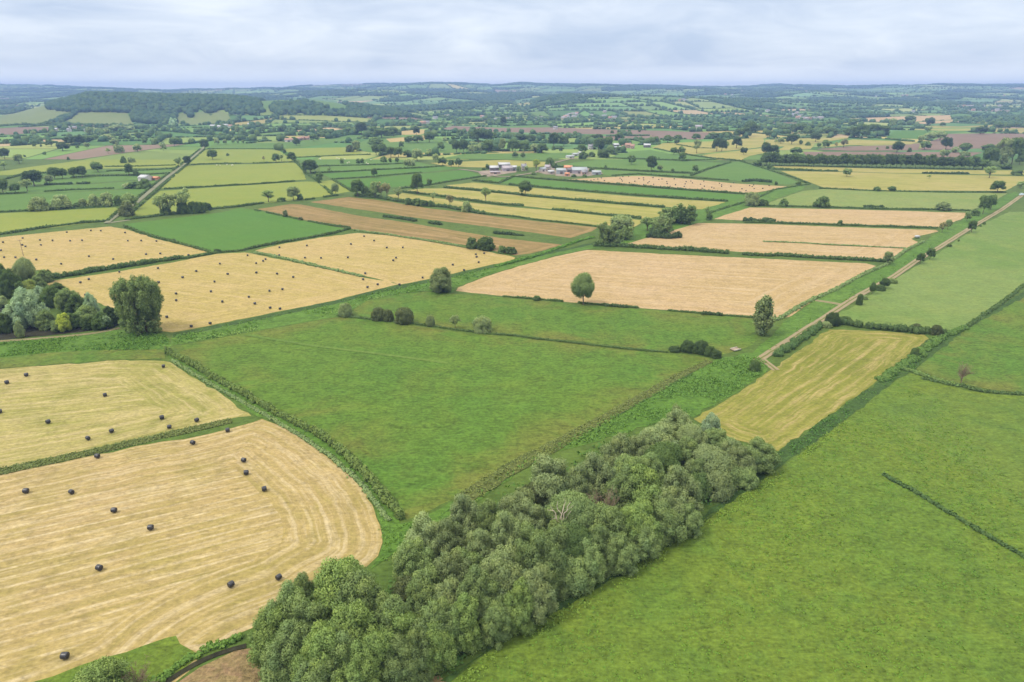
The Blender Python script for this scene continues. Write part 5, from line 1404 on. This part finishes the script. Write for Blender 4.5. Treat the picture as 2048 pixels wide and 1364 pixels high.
def building(name, label, pos, L, D, Hw, Hr, yaw, wall, roof, cat, group=None, openings=True):
    root = link(name, None, label=label, category=cat, group=group)
    root.location = pos; root.rotation_euler = (0, 0, yaw)
    x, y = L / 2, D / 2
    v = np.array([(-x, -y, -2), (x, -y, -2), (x, y, -2), (-x, y, -2), (-x, -y, Hw), (x, -y, Hw), (x, y, Hw), (-x, y, Hw), (-x, 0, Hw + Hr), (x, 0, Hw + Hr)], float)
    q = np.array([(0, 1, 5, 4), (2, 3, 7, 6), (1, 2, 6, 5), (3, 0, 4, 7)], np.int32); t = np.array([(5, 6, 9), (7, 4, 8)], np.int32)
    link('wall', mesh_np('wall', v, [q, t], MAT[wall]), root)
    e = .35; th = .22
    k = (Hr) / y
    rv, rf = [], []
    for s_ in (-1, 1):
        a = [(-x - e, s_ * (y + e), Hw - e * k + .05), (x + e, s_ * (y + e), Hw - e * k + .05), (x + e, 0, Hw + Hr + .05), (-x - e, 0, Hw + Hr + .05)]
        b = [(p_[0], p_[1], p_[2] + th) for p_ in a]
        o_ = len(rv); rv += a + b
        rf += [tuple(o_ + i for i in fq) for fq in ((0, 1, 2, 3), (4, 7, 6, 5), (0, 4, 5, 1), (1, 5, 6, 2), (2, 6, 7, 3), (3, 7, 4, 0))]
    rf_o = link('roof', mesh_np('roof', np.array(rv), np.array(rf, np.int32), MAT[roof]), root)
    if name == 'house':
        c_ = link('chimney', mesh_np('chimney', *box((x * .7, 0, Hw + Hr + .5), (.8, .6, 1.6)), MAT['brick']), rf_o)
    if openings:
        if name == 'house':
            for wx in (-.6, .6):
                for wz in ((1.3, 3.9) if Hw > 4.5 else (1.5,)):
                    link('window', mesh_np('window', *box((wx * x, -y - .01, wz), (1.2, .1, 1.1)), MAT['glass']), root)
            link('door', mesh_np('door', *box((0, -y - .02, 1.05), (1.0, .1, 2.1)), MAT['wood']), root)
        else:
            link('door', mesh_np('door', *box((0, -y - .02, Hw * .38), (min(4.5, L * .3), .12, Hw * .76)), MAT['dark_sheet']), root)
    return root


def bl(name, label, t, x, y, wpx, D, Hw, Hr, yaw, wall, roof, cat=None, group=None):
    """x, y = foot of the front wall in tile pixels, wpx its length in tile pixels"""
    q = px(t, x, y); b = at(*q); L = wpx / TILES[t][2] * mpp(b)
    b[1] += D / 2
    return building(name, label, (b[0], b[1], b[2] + .2), L * .9, D * .85, Hw * .85, Hr * .85, yaw, wall, roof, cat or name, group)


G1, G2, G3 = 'buildings of the left farm', 'buildings of the farm sheds with the orange roof', 'buildings of the pink hamlet'
bl('barn', 'dark open barn with white roof at the left of the left farm', 'R', 460, 490, 130, 14, 3.5, 2.0, .15, 'dark_sheet', 'white_sheet', group=G1)
bl('barn', 'barn with white roof at the back of the left farm', 'R', 600, 450, 170, 16, 4.0, 2.0, .12, 'dark_sheet', 'white_sheet', group=G1)
bl('barn', 'large lilac grey roofed barn in the middle of the left farm', 'R', 640, 498, 150, 20, 3.4, 2.6, .15, 'lilac_sheet', 'lilac_sheet', group=G1)
bl('barn', 'pale barn with blue-grey end at the right of the left farm', 'R', 735, 490, 80, 12, 4.2, 1.6, .15, 'grey_sheet', 'white_sheet', group=G1)
bl('house', 'grey stone farmhouse right of the left farm barns', 'R', 872, 490, 70, 8, 5.2, 3.0, .1, 'stone', 'slate', group=G1)
bl('shed', 'low pinkish shed wall across the left farm yard', 'R', 480, 535, 150, 6, 2.2, 1.0, .1, 'brick', 'lilac_sheet', group=G1)
bl('shed', 'small white shed left of the dark tree at the middle farm', 'R', 1130, 500, 90, 7, 3, 1.6, .3, 'white', 'grey_sheet', group=G2)
bl('house', 'pale cluttered farmhouse between the two farms', 'R', 1200, 490, 80, 8, 4.4, 2.6, -.3, 'stone', 'lilac_sheet', group=G2)
bl('shed', 'low pale shed in front of the pale farmhouse', 'R', 1240, 530, 90, 8, 2.4, 1.2, .2, 'stone', 'white_sheet', group=G2)
bl('barn', 'long blue-grey sheeted barn at the left of the farm sheds', 'R', 1385, 535, 140, 14, 4.2, 2.0, 0, 'grey_sheet', 'grey_sheet', group=G2)
bl('barn', 'barn with bright orange rusty roof among the farm sheds', 'R', 1480, 490, 120, 13, 4.0, 2.0, 0, 'rust', 'rust', group=G2)
bl('barn', 'dark low barn behind the grey shed roof', 'R', 1530, 520, 130, 16, 3.4, 1.6, 0, 'dark_sheet', 'dark_sheet', group=G2)
bl('barn', 'big lilac grey barn at the right of the farm sheds', 'R', 1640, 530, 230, 26, 3.8, 2.6, 0, 'lilac_sheet', 'grey_sheet', group=G2)
bl('barn', 'low grey barn at the far right of the farm sheds', 'R', 1870, 545, 130, 12, 2.8, 1.6, 0, 'grey_sheet', 'grey_sheet', group=G2)
bl('shed', 'small orange shed in front of the farm sheds', 'R', 1465, 560, 70, 6, 2.4, 1.0, 0, 'rust', 'rust', group=G2)
bl('house', 'small pink house at the front of the farm sheds', 'R', 1690, 550, 70, 7, 3.4, 2.0, .2, 'brick', 'slate', group=G2)
bl('house', 'white house hidden in the orchard trees', 'S', 555, 405, 70, 8, 5, 3, .1, 'white', 'slate', group='white houses among the orchard trees')
bl('house', 'narrow white gable end beside the dark orchard trees', 'S', 705, 385, 24, 7, 5, 3, .1, 'white', 'slate', group='white houses among the orchard trees')
bl('shed', 'long pale poultry shed left of the hamlet trees', 'S', 275, 525, 110, 10, 2.6, 1.4, .2, 'white', 'grey_sheet', group='pale sheds by the hamlet trees')
bl('shed', 'shorter pale shed above the long poultry shed', 'S', 350, 492, 90, 9, 2.6, 1.4, .2, 'white', 'grey_sheet', group='pale sheds by the hamlet trees')
bl('shed', 'small white shed nearest the dark hamlet tree', 'S', 412, 475, 50, 8, 2.8, 1.4, .2, 'white', 'white_sheet', group='pale sheds by the hamlet trees')
bl('barn', 'white roofed barn at the left of the pink hamlet', 'S', 905, 372, 80, 12, 4, 2, .1, 'dark_sheet', 'white_sheet', group=G3)
bl('barn', 'blue-grey barn in front of the white roofed barn', 'S', 925, 405, 110, 11, 3.2, 1.8, .15, 'grey_sheet', 'grey_sheet', group=G3)
bl('house', 'large pink brick house with red roof in the hamlet', 'S', 1070, 385, 90, 9, 5, 3.2, 0, 'brick', 'tile', group=G3)
bl('house', 'pink brick house left of the large pink house', 'S', 1010, 408, 60, 8, 4.6, 2.8, .2, 'brick', 'tile', group=G3)
bl('house', 'pink brick house right of the large pink house', 'S', 1130, 395, 60, 8, 4.6, 2.8, -.2, 'brick', 'tile', group=G3)
bl('barn', 'bright white roofed barn at the right end of the hamlet', 'S', 1335, 378, 100, 14, 4, 2.2, -.1, 'dark_sheet', 'white_sheet', group=G3)
bl('house', 'white house at the left end of the ploughed field', 'C', 355, 425, 40, 8, 5, 3, 0, 'white', 'slate')
bl('barn', 'white barn beside the lane in the left pasture', 'A', 1112, 830, 75, 12, 4, 2.4, -.2, 'white', 'white_sheet')
bl('shed', 'small orange shed beside the lane right of the white barn', 'A', 1205, 822, 60, 6, 2.6, 1.2, -.2, 'rust', 'rust')
for i, (x, w, yb, lab, wl, rf) in enumerate(((1345, 120, 438, 'long white shed at the left of the red roofed farm', 'white', 'tile'), (1590, 70, 410, 'pink house of the red roofed farm', 'brick', 'tile'), (1530, 50, 412, 'small pink house left of the red roofed farmhouse', 'brick', 'tile'), (1490, 60, 420, 'dark barn of the red roofed farm', 'dark_sheet', 'tile'))):
    bl('house' if 'house' in lab else 'barn', lab, 'T', x, yb, w, 9, 4, 2.6, .1, wl, rf, group='buildings of the red roofed farm')
for x, w, yb, lab, wl, rf in ((310, 90, 240, 'long grey shed of the farm below the scalloped field', 'grey_sheet', 'white_sheet'), (395, 60, 248, 'white house of the farm below the scalloped field', 'white', 'white_sheet'), (470, 90, 232, 'white barn of the farm below the scalloped field', 'white', 'white_sheet'), (545, 60, 240, 'white house with red roof below the scalloped field', 'white', 'tile'), (805, 50, 215, 'lone white house right of the scalloped field farm', 'white', 'white_sheet')):
    bl('house' if 'house' in lab else 'barn', lab, 'T', x, yb, w, 10, 4.5, 2.6, .1, wl, rf, group='white farm below the scalloped field')
for x, w, yb, lab, wl, rf in ((740, 70, 770, 'pale grey shed of the white farm at the hill foot', 'stone', 'white_sheet'), (900, 90, 745, 'large white house of the farm at the hill foot', 'white', 'white_sheet'), (930, 50, 775, 'white gabled house at the front of the hill foot farm', 'white', 'slate'), (1010, 60, 745, 'pale pink house right of the hill foot farm', 'brick', 'slate'), (1170, 50, 778, 'small white cottage right of the hill foot farm', 'white', 'white_sheet')):
    bl('house' if 'house' in lab or 'cottage' in lab else 'shed', lab, 'Q', x, yb, w, 9, 5, 2.8, .1, wl, rf, group='white farm at the wooded hill foot')


def village(where, group, s, walls=('white', 'white', 'stone', 'brick'), roofs=('slate', 'tile', 'lilac_sheet', 'slate'), k=1.0):
    q = sorted(P(s))
    for i, p_ in enumerate(q):
        b = at(*p_)
        wl, rf = walls[i % len(walls)], roofs[(i * 3) % len(roofs)]
        building('house', '%s house %s, %s from left of %d' % ({'white': 'white', 'stone': 'pale stone', 'brick': 'pink brick'}[wl], where, ordinal(i + 1), len(q)), (b[0], b[1], b[2]), random.uniform(10, 18) * k, 8.5 * k, 5 * k, 3 * k, random.uniform(-.5, .5), wl, rf, 'house', group, False)


village('in the village on the green spur', 'houses of the spur village', 'C:415,345 435,335 450,325 465,318 480,322 495,312 510,318 520,308 455,340 500,332 225,350 240,345 738,295 810,340 640,325 735,330 780,345')
village('in the valley trees left of the spur', 'houses in the valley trees', 'B:915,292 1030,305 1065,308 1310,385 1335,382 1405,345 1495,330 1880,360 1905,362 1945,358 1975,355 1795,340 1770,335')
village('in the village on the right plain', 'houses of the right plain village', 'D:215,325 240,318 265,340 285,330 300,348 325,352 345,350 365,345 400,345 440,345 255,305')
village('scattered on the hazy right slope', 'houses on the hazy right slope', 'V:40,105 110,100 480,105 540,250 610,215 740,235 960,240 990,285 1060,280 1110,285 1165,285 1365,280 1110,365 1205,350 1600,345 1640,280 215,375 1330,110 1400,115 1470,115 1545,115 1720,105 U:760,30 1550,75 120,290 240,300 1720,100 1780,30', k=1.05)
village('on the central hazy hillside', 'houses on the central hillside', 'C:1330,205 1350,200 1375,210 1680,155 1730,158 1470,420 B:1660,150 1690,155 1490,125', k=1.05)

# ------------------------------------------------------------------ the distant patchwork: fields, hedgerows and woods
KW = P('A:370,235 420,205 520,188 650,140 760,140 900,146 1500,162 1850,190 2027,225 2027,290 1960,320 1800,312 1790,300 1720,272 1640,312 1590,280 1530,290 1500,348 1470,312 1430,290 1385,302 1370,382 1250,385 1060,383 1010,300 800,292 640,296 500,288 385,272')
KW2 = P('B:-40,230 0,230 40,260 75,300 20,320 -60,310')
KW3 = P('B:120,240 200,225 330,225 400,212 470,240 560,262 565,290 400,312 200,318 140,290')
KW4 = P('B:690,195 760,170 880,185 960,220 1120,290 1060,310 900,300 850,290 740,215')
WOODS = [KW, KW2, KW3, KW4, P('A:0,330 -60,340 -200,300 0,270 100,270 200,280 60,310'), P('A:860,440 900,425 1000,425 980,445 870,455')]
AU = [np.array(w) for w in AUTH]
AUB = [(a.min(0), a.max(0)) for a in AU]


def in_auth(x, y, m=0.0):
    r = np.zeros(x.shape, bool)
    for a, (lo, hi) in zip(AU, AUB):
        s_ = (x > lo[0]) & (x < hi[0]) & (y > lo[1]) & (y < hi[1]) & ~r
        if s_.any():
            i = np.nonzero(s_)[0]
            r[i[in_poly(x[i], y[i], a)]] = True
    return r


def near_zone(x, y):
    """land already surveyed hedge by hedge"""
    X, Y = proj(x, y, np.zeros_like(x))
    lim = np.interp(X, [-400, 0, 420, 520, 900, 1000, 1120, 1500, 1540, 1700, 2048, 2500], [292, 292, 288, 300, 318, 320, 318, 288, 292, 288, 300, 300])
    return Y > lim


def poly_area(p):
    x, y = p[:, 0], p[:, 1]
    return .5 * abs(np.dot(x, np.roll(y, -1)) - np.dot(y, np.roll(x, -1)))


def cut(p, c, nrm):
    d = (p - c) @ nrm; n = len(p); a, b = [], []
    for i in range(n):
        j = (i + 1) % n
        (a if d[i] >= 0 else b).append(p[i])
        if d[i] * d[j] < 0:
            q = p[i] + (p[j] - p[i]) * d[i] / (d[i] - d[j]); a.append(q); b.append(q)
    return np.array(a), np.array(b)


rb = random.Random(21)
cells = []
stack = [np.array([(-900, 900), (900, 900), (8200, 8300), (-8200, 8300)], float)]
while stack:
    p = stack.pop()
    c = p.mean(0)
    T = np.interp(c[1], [900, 1700, 3000, 8000], [16000, 24000, 34000, 105000]) * rb.uniform(.55, 1.6)
    if poly_area(p) < T or len(p) < 3:
        cells.append(p); continue
    q = p - c
    w, vec = np.linalg.eigh(q.T @ q + 1e-6 * np.eye(2))
    ax = vec[:, 1]
    if rb.random() < .3 and w[1] < w[0] * 5:
        ax = vec[:, 0]
    a = rb.uniform(-.22, .22); ax = np.array([ax[0] * math.cos(a) - ax[1] * math.sin(a), ax[0] * math.sin(a) + ax[1] * math.cos(a)])
    i, j = cut(p, c + ax * math.sqrt(w[1] / len(p)) * rb.uniform(-.3, .3), ax)
    if len(i) > 2 and len(j) > 2:
        stack += [i, j]
    else:
        cells.append(p)

PAL = [((118, 160, 84), 22), ((134, 170, 90), 22), ((104, 146, 80), 16), ((150, 172, 96), 12), ((168, 178, 104), 7), ((200, 188, 118), 5), ((206, 184, 142), 2.5), ((158, 138, 120), 3), ((122, 164, 104), 12)]
pc, pw = zip(*PAL)
fv, ff, fcol, off = [], [], [], 0
tc, tr_, tk = [], [], []
for p in cells:
    c = p.mean(0)
    if abs(c[0]) > .80 * c[1] + 260:
        continue
    e = c - p
    L = np.linalg.norm(e, axis=1)
    ins = p + e * np.minimum(.25, (3.0 + c[1] * .0006) * 1.6 / np.maximum(L, 1))[:, None]
    nz = bool(near_zone(np.array([c[0]]), np.array([c[1]]))[0])
    z = float(tz(c[0], c[1]))
    X, Y = proj(c[0], c[1], z)
    wood = (not nz) and c[1] > 1900 and rb.random() < (.26 if z > 14 else .10) and z < 300
    col = rb.choices(pc, pw)[0]
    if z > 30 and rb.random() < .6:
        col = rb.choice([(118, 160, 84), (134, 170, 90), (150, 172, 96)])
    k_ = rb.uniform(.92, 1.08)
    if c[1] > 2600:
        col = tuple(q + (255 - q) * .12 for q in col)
    # field surface
    if c[1] < 8200:
        step = float(np.interp(c[1], [900, 1700, 1710, 8000], [60, 60, 22, 60]))
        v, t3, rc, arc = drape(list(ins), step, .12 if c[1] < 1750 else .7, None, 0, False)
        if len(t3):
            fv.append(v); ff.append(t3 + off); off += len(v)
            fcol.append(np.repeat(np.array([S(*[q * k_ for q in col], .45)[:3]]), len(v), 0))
    # hedgerow trees on the cell edges (each edge handled by both neighbours with half the count)
    n = len(p)
    for i in range(n):
        a, b = p[i], p[(i + 1) % n]; l = np.linalg.norm(b - a)
        if l < 5:
            continue
        bushy = rb.random()
        sp = rb.choice([5, 6, 8, 12]) if c[1] < 3200 else rb.choice([10, 15, 24])
        m = int(l / sp)
        if m:
            tt = RNG.uniform(0, 1, m)
            tall = RNG.random(m) < (.08 + .35 * (bushy > .7) + (.12 if z > 10 else 0))
            q = a + (b - a) * tt[:, None] + RNG.normal(0, 1.2, (m, 2))
            h = np.where(tall, RNG.uniform(3.2, 6.2, m), RNG.uniform(1.2, 2.0, m))
            tc.append(q); tr_.append(np.column_stack([h * np.where(tall, RNG.uniform(.8, 1.2, m), 1.9), h])); tk.append(np.full(m, 0))
    if wood:
        lo, hi = p.min(0), p.max(0)
        sp = np.interp(c[1], [1900, 8000], [11, 26])
        m = int(poly_area(p) / sp ** 2)
        q = RNG.uniform(lo, hi, (m * 3, 2)); q = q[in_poly(q[:, 0], q[:, 1], p)][:m]
        h = RNG.uniform(4.5, 7.5, len(q)) * np.interp(c[1], [1900, 8000], [1, 1.25])
        tc.append(q); tr_.append(np.column_stack([h * sp / 11 * 1.05, h])); tk.append(np.full(len(q), 1))
# the surveyed woods on the near hills
g = RNG.uniform((-1900, 1800), (900, 3000), (26000, 2))
zz = tz(g[:, 0], g[:, 1]); X, Y = proj(g[:, 0], g[:, 1], zz)
inw = np.zeros(len(g), bool)
for w in WOODS:
    inw |= in_poly(X, Y, w)
vis = inw & (zz > .5)
gw = g[vis]
h = RNG.uniform(4.0, 9.0, len(gw))
tc.append(gw); tr_.append(np.column_stack([h * 1.05, h])); tk.append(np.full(len(gw), 2))
tc = np.concatenate(tc); tr_ = np.concatenate(tr_); tk = np.concatenate(tk)
x, y = tc[:, 0], tc[:, 1]
z = tz(x, y)
X, Y = proj(x, y, z)
okm = (X > -260) & (X < 2310) & (y < 8400)
ku = np.zeros(len(x), bool)
for w in WOODS:
    ku |= in_poly(X, Y, w)
cover = in_auth(x, y)
nzm = near_zone(x, y)
keep = okm & ((tk == 2) | (~nzm & ~cover & ~ku))
tc, tr_, tk, z = tc[keep], tr_[keep], tk[keep], z[keep]
cen = np.column_stack([tc, z + tr_[:, 1] * .85]); rad = np.column_stack([tr_[:, 0], tr_[:, 0], tr_[:, 1]])
for nm, lab, sel, base in (('hedgerows', 'distant hedgerows and hedgerow trees dividing the far fields', tk == 0, ICO1), ('woodland', 'distant woods covering the hills', tk > 0, ICO1)):
    near = sel & (tc[:, 1] < 2900); far_ = sel & ~near
    v1, f1, o1 = blobs(cen[near], rad[near], ICO2, .22); v2, f2, o2 = blobs(cen[far_], rad[far_], base, .2)
    t1 = np.clip(RNG.normal(.4, .3, near.sum()), 0, 1)[o1]; t2 = np.clip(RNG.normal(.4, .3, far_.sum()), 0, 1)[o2]
    me = mesh_np(nm, np.concatenate([v1, v2]), np.concatenate([f1, f2 + len(v1)]), MAT['leaf'], {'tint': np.concatenate([t1, t2])})
    o = link(nm, me, label=lab, category=nm, kind='stuff'); o.color = S(82, 104, 74, KL) if nm == 'hedgerows' else S(70, 92, 70, KL)
    print(nm, near.sum(), far_.sum())

m, nt = new_mat('distant fields'); b = NB(nt)
at_ = b.n('ShaderNodeAttribute', attribute_name='fieldcol').outputs['Vector']
pos = b.n('ShaderNodeNewGeometry').outputs['Position']
mp = b.n('ShaderNodeMapping'); mp.inputs['Scale'].default_value = (.02, .004, .02); nt.links.new(pos, mp.inputs[0])
c_ = b.mix(1.0, at_, b.math('ADD', .82, b.math('MULTIPLY', b.noise(mp.outputs[0], 1.0, 4), .36)), 'MULTIPLY')
pb = b.n('ShaderNodeBsdfPrincipled'); nt.links.new(c_, pb.inputs['Base Color']); pb.inputs['Roughness'].default_value = .95; pb.inputs['Specular IOR Level'].default_value = .05
b.out(pb.outputs[0])
link('distant_fields', mesh_np('distant_fields', np.concatenate(fv), np.concatenate(ff), m, {'fieldcol': np.concatenate(fcol)}, True), label='patchwork of small green and yellow fields on the far plain and hills', category='field', kind='structure')

# ------------------------------------------------------------------ haze, sky, sun, camera
hm, nt = new_mat('summer haze')
pv = nt.nodes.new('ShaderNodeVolumePrincipled')
pv.inputs['Color'].default_value = HAZEC; pv.inputs['Density'].default_value = HAZE; pv.inputs['Anisotropy'].default_value = .0
nt.links.new(pv.outputs[0], nt.nodes.new('ShaderNodeOutputMaterial').inputs['Volume'])
hv, hf = box((0, 4330, 0), (22000, 9500, 1))
hv[:, 2] = np.where(hv[:, 2] < 0, -2.0, float(GZ.max()) + 16)
print('zmax', GZ.max(), GZ.min())
link('haze', mesh_np('haze', hv, hf, hm), label='thin blue summer haze over the whole plain', category='haze', kind='stuff')

SUN_EL, SUN_AZ = math.radians(56), math.radians(-110)      # azimuth clockwise from the view direction
w = bpy.data.worlds.new('World'); SC.world = w; w.use_nodes = True
nt = w.node_tree; b = NB(nt)
for n_ in list(nt.nodes):
    nt.nodes.remove(n_)
sky = b.n('ShaderNodeTexSky', sky_type='NISHITA'); sky.sun_disc = False; sky.sun_elevation = SUN_EL; sky.sun_rotation = SUN_AZ
bg1 = b.n('ShaderNodeBackground'); nt.links.new(sky.outputs[0], bg1.inputs[0]); bg1.inputs[1].default_value = .11
d_ = b.n('ShaderNodeTexCoord').outputs['Generated']
mp = b.n('ShaderNodeMapping'); mp.inputs['Scale'].default_value = (2.6, 2.6, 11); mp.inputs['Location'].default_value = SKYLOC; nt.links.new(d_, mp.inputs[0])
mp2 = b.n('ShaderNodeMapping'); mp2.inputs['Scale'].default_value = (7, 7, 34); mp2.inputs['Rotation'].default_value = (0, .05, 0); nt.links.new(d_, mp2.inputs[0])
big = b.noise(mp.outputs[0], 1.0, 5, .55, .4); fine = b.noise(mp2.outputs[0], 1.0, 6, .6, .8)
sp_ = b.n('ShaderNodeSeparateXYZ'); nt.links.new(d_, sp_.inputs[0])


def spot(X, Y, rx, rz):
    """a broad cloud bank round the direction of photo pixel X, Y"""
    q = ray(X, Y); q = q / np.linalg.norm(q)
    dx = b.math('DIVIDE', b.math('SUBTRACT', sp_.outputs[0], float(q[0])), rx); dz = b.math('DIVIDE', b.math('SUBTRACT', sp_.outputs[2], float(q[2])), rz)
    e = b.math('ADD', b.math('MULTIPLY', dx, dx), b.math('MULTIPLY', dz, dz))
    front = b.rng(sp_.outputs[1], 0, .2)
    return b.math('MULTIPLY', b.math('POWER', 2.718, b.math('MULTIPLY', e, -1.0)), front)


t_ = b.math('ADD', b.math('MULTIPLY', big, .9), b.math('MULTIPLY', fine, .55))
t_ = b.math('ADD', t_, b.math('MULTIPLY', spot(420, 60, .30, .05), .16))
t_ = b.math('ADD', t_, b.math('MULTIPLY', spot(1950, 50, .14, .05), .14))
t_ = b.math('ADD', t_, b.math('MULTIPLY', spot(1230, 10, .1, .02), .12))
t_ = b.math('SUBTRACT', t_, b.math('MULTIPLY', spot(1230, 105, .20, .03), .26))
t_ = b.math('SUBTRACT', t_, b.math('MULTIPLY', spot(1560, 10, .14, .03), .16))
t_ = b.math('SUBTRACT', t_, b.math('MULTIPLY', spot(130, 15, .10, .012), .12))
cl = b.mix(b.rng(t_, .54, 1.0), SKYD, SKYB)
cl = b.mix(b.rng(sp_.outputs[2], .03, .006, 0, .85), cl, (.82, .86, .92, 1))
cl = b.mix(b.rng(sp_.outputs[2], .14, .4), cl, (.95, .92, .83, 1))
bg2 = b.n('ShaderNodeBackground'); nt.links.new(cl, bg2.inputs[0])
bg2.inputs[1].default_value = 1.0
zen = b.rng(sp_.outputs[2], .12, .7, 1.0, ZENITH); nt.links.new(zen, bg2.inputs[1])
ms = b.n('ShaderNodeMixShader'); ms.inputs[0].default_value = .86
nt.links.new(bg1.outputs[0], ms.inputs[1]); nt.links.new(bg2.outputs[0], ms.inputs[2])
wo = b.n('ShaderNodeOutputWorld'); nt.links.new(ms.outputs[0], wo.inputs['Surface'])

sl = bpy.data.lights.new('sun', 'SUN'); sl.energy = SUN; sl.angle = math.radians(SUNANG); sl.color = (1.0, .94, .81)
so = bpy.data.objects.new('sun', sl); COL.objects.link(so)
sd = Vector((math.sin(SUN_AZ) * math.cos(SUN_EL), math.cos(SUN_AZ) * math.cos(SUN_EL), math.sin(SUN_EL)))
so.rotation_euler = (-sd).to_track_quat('-Z', 'Y').to_euler(); so.location = (0, 0, 400)

cam = bpy.data.cameras.new('camera'); cam.sensor_width = 36; cam.lens = 36 * F / 2048; cam.clip_start = 1; cam.clip_end = 40000
co = bpy.data.objects.new('camera', cam); COL.objects.link(co)
co.location = (0, 0, CAM_H); co.rotation_euler = (math.pi / 2 - PITCH, 0, 0)
SC.camera = co
vs = SC.view_settings
vs.view_transform = 'Standard'; vs.look = 'None'; vs.exposure = EXPO; vs.gamma = 1; vs.use_curve_mapping = False
SC.render.engine = 'CYCLES'
cy = SC.cycles
cy.use_denoising = True
cy.max_bounces = 5; cy.diffuse_bounces = 3; cy.transmission_bounces = 2; cy.volume_bounces = 0; cy.transparent_max_bounces = 4
cy.sample_clamp_indirect = 6
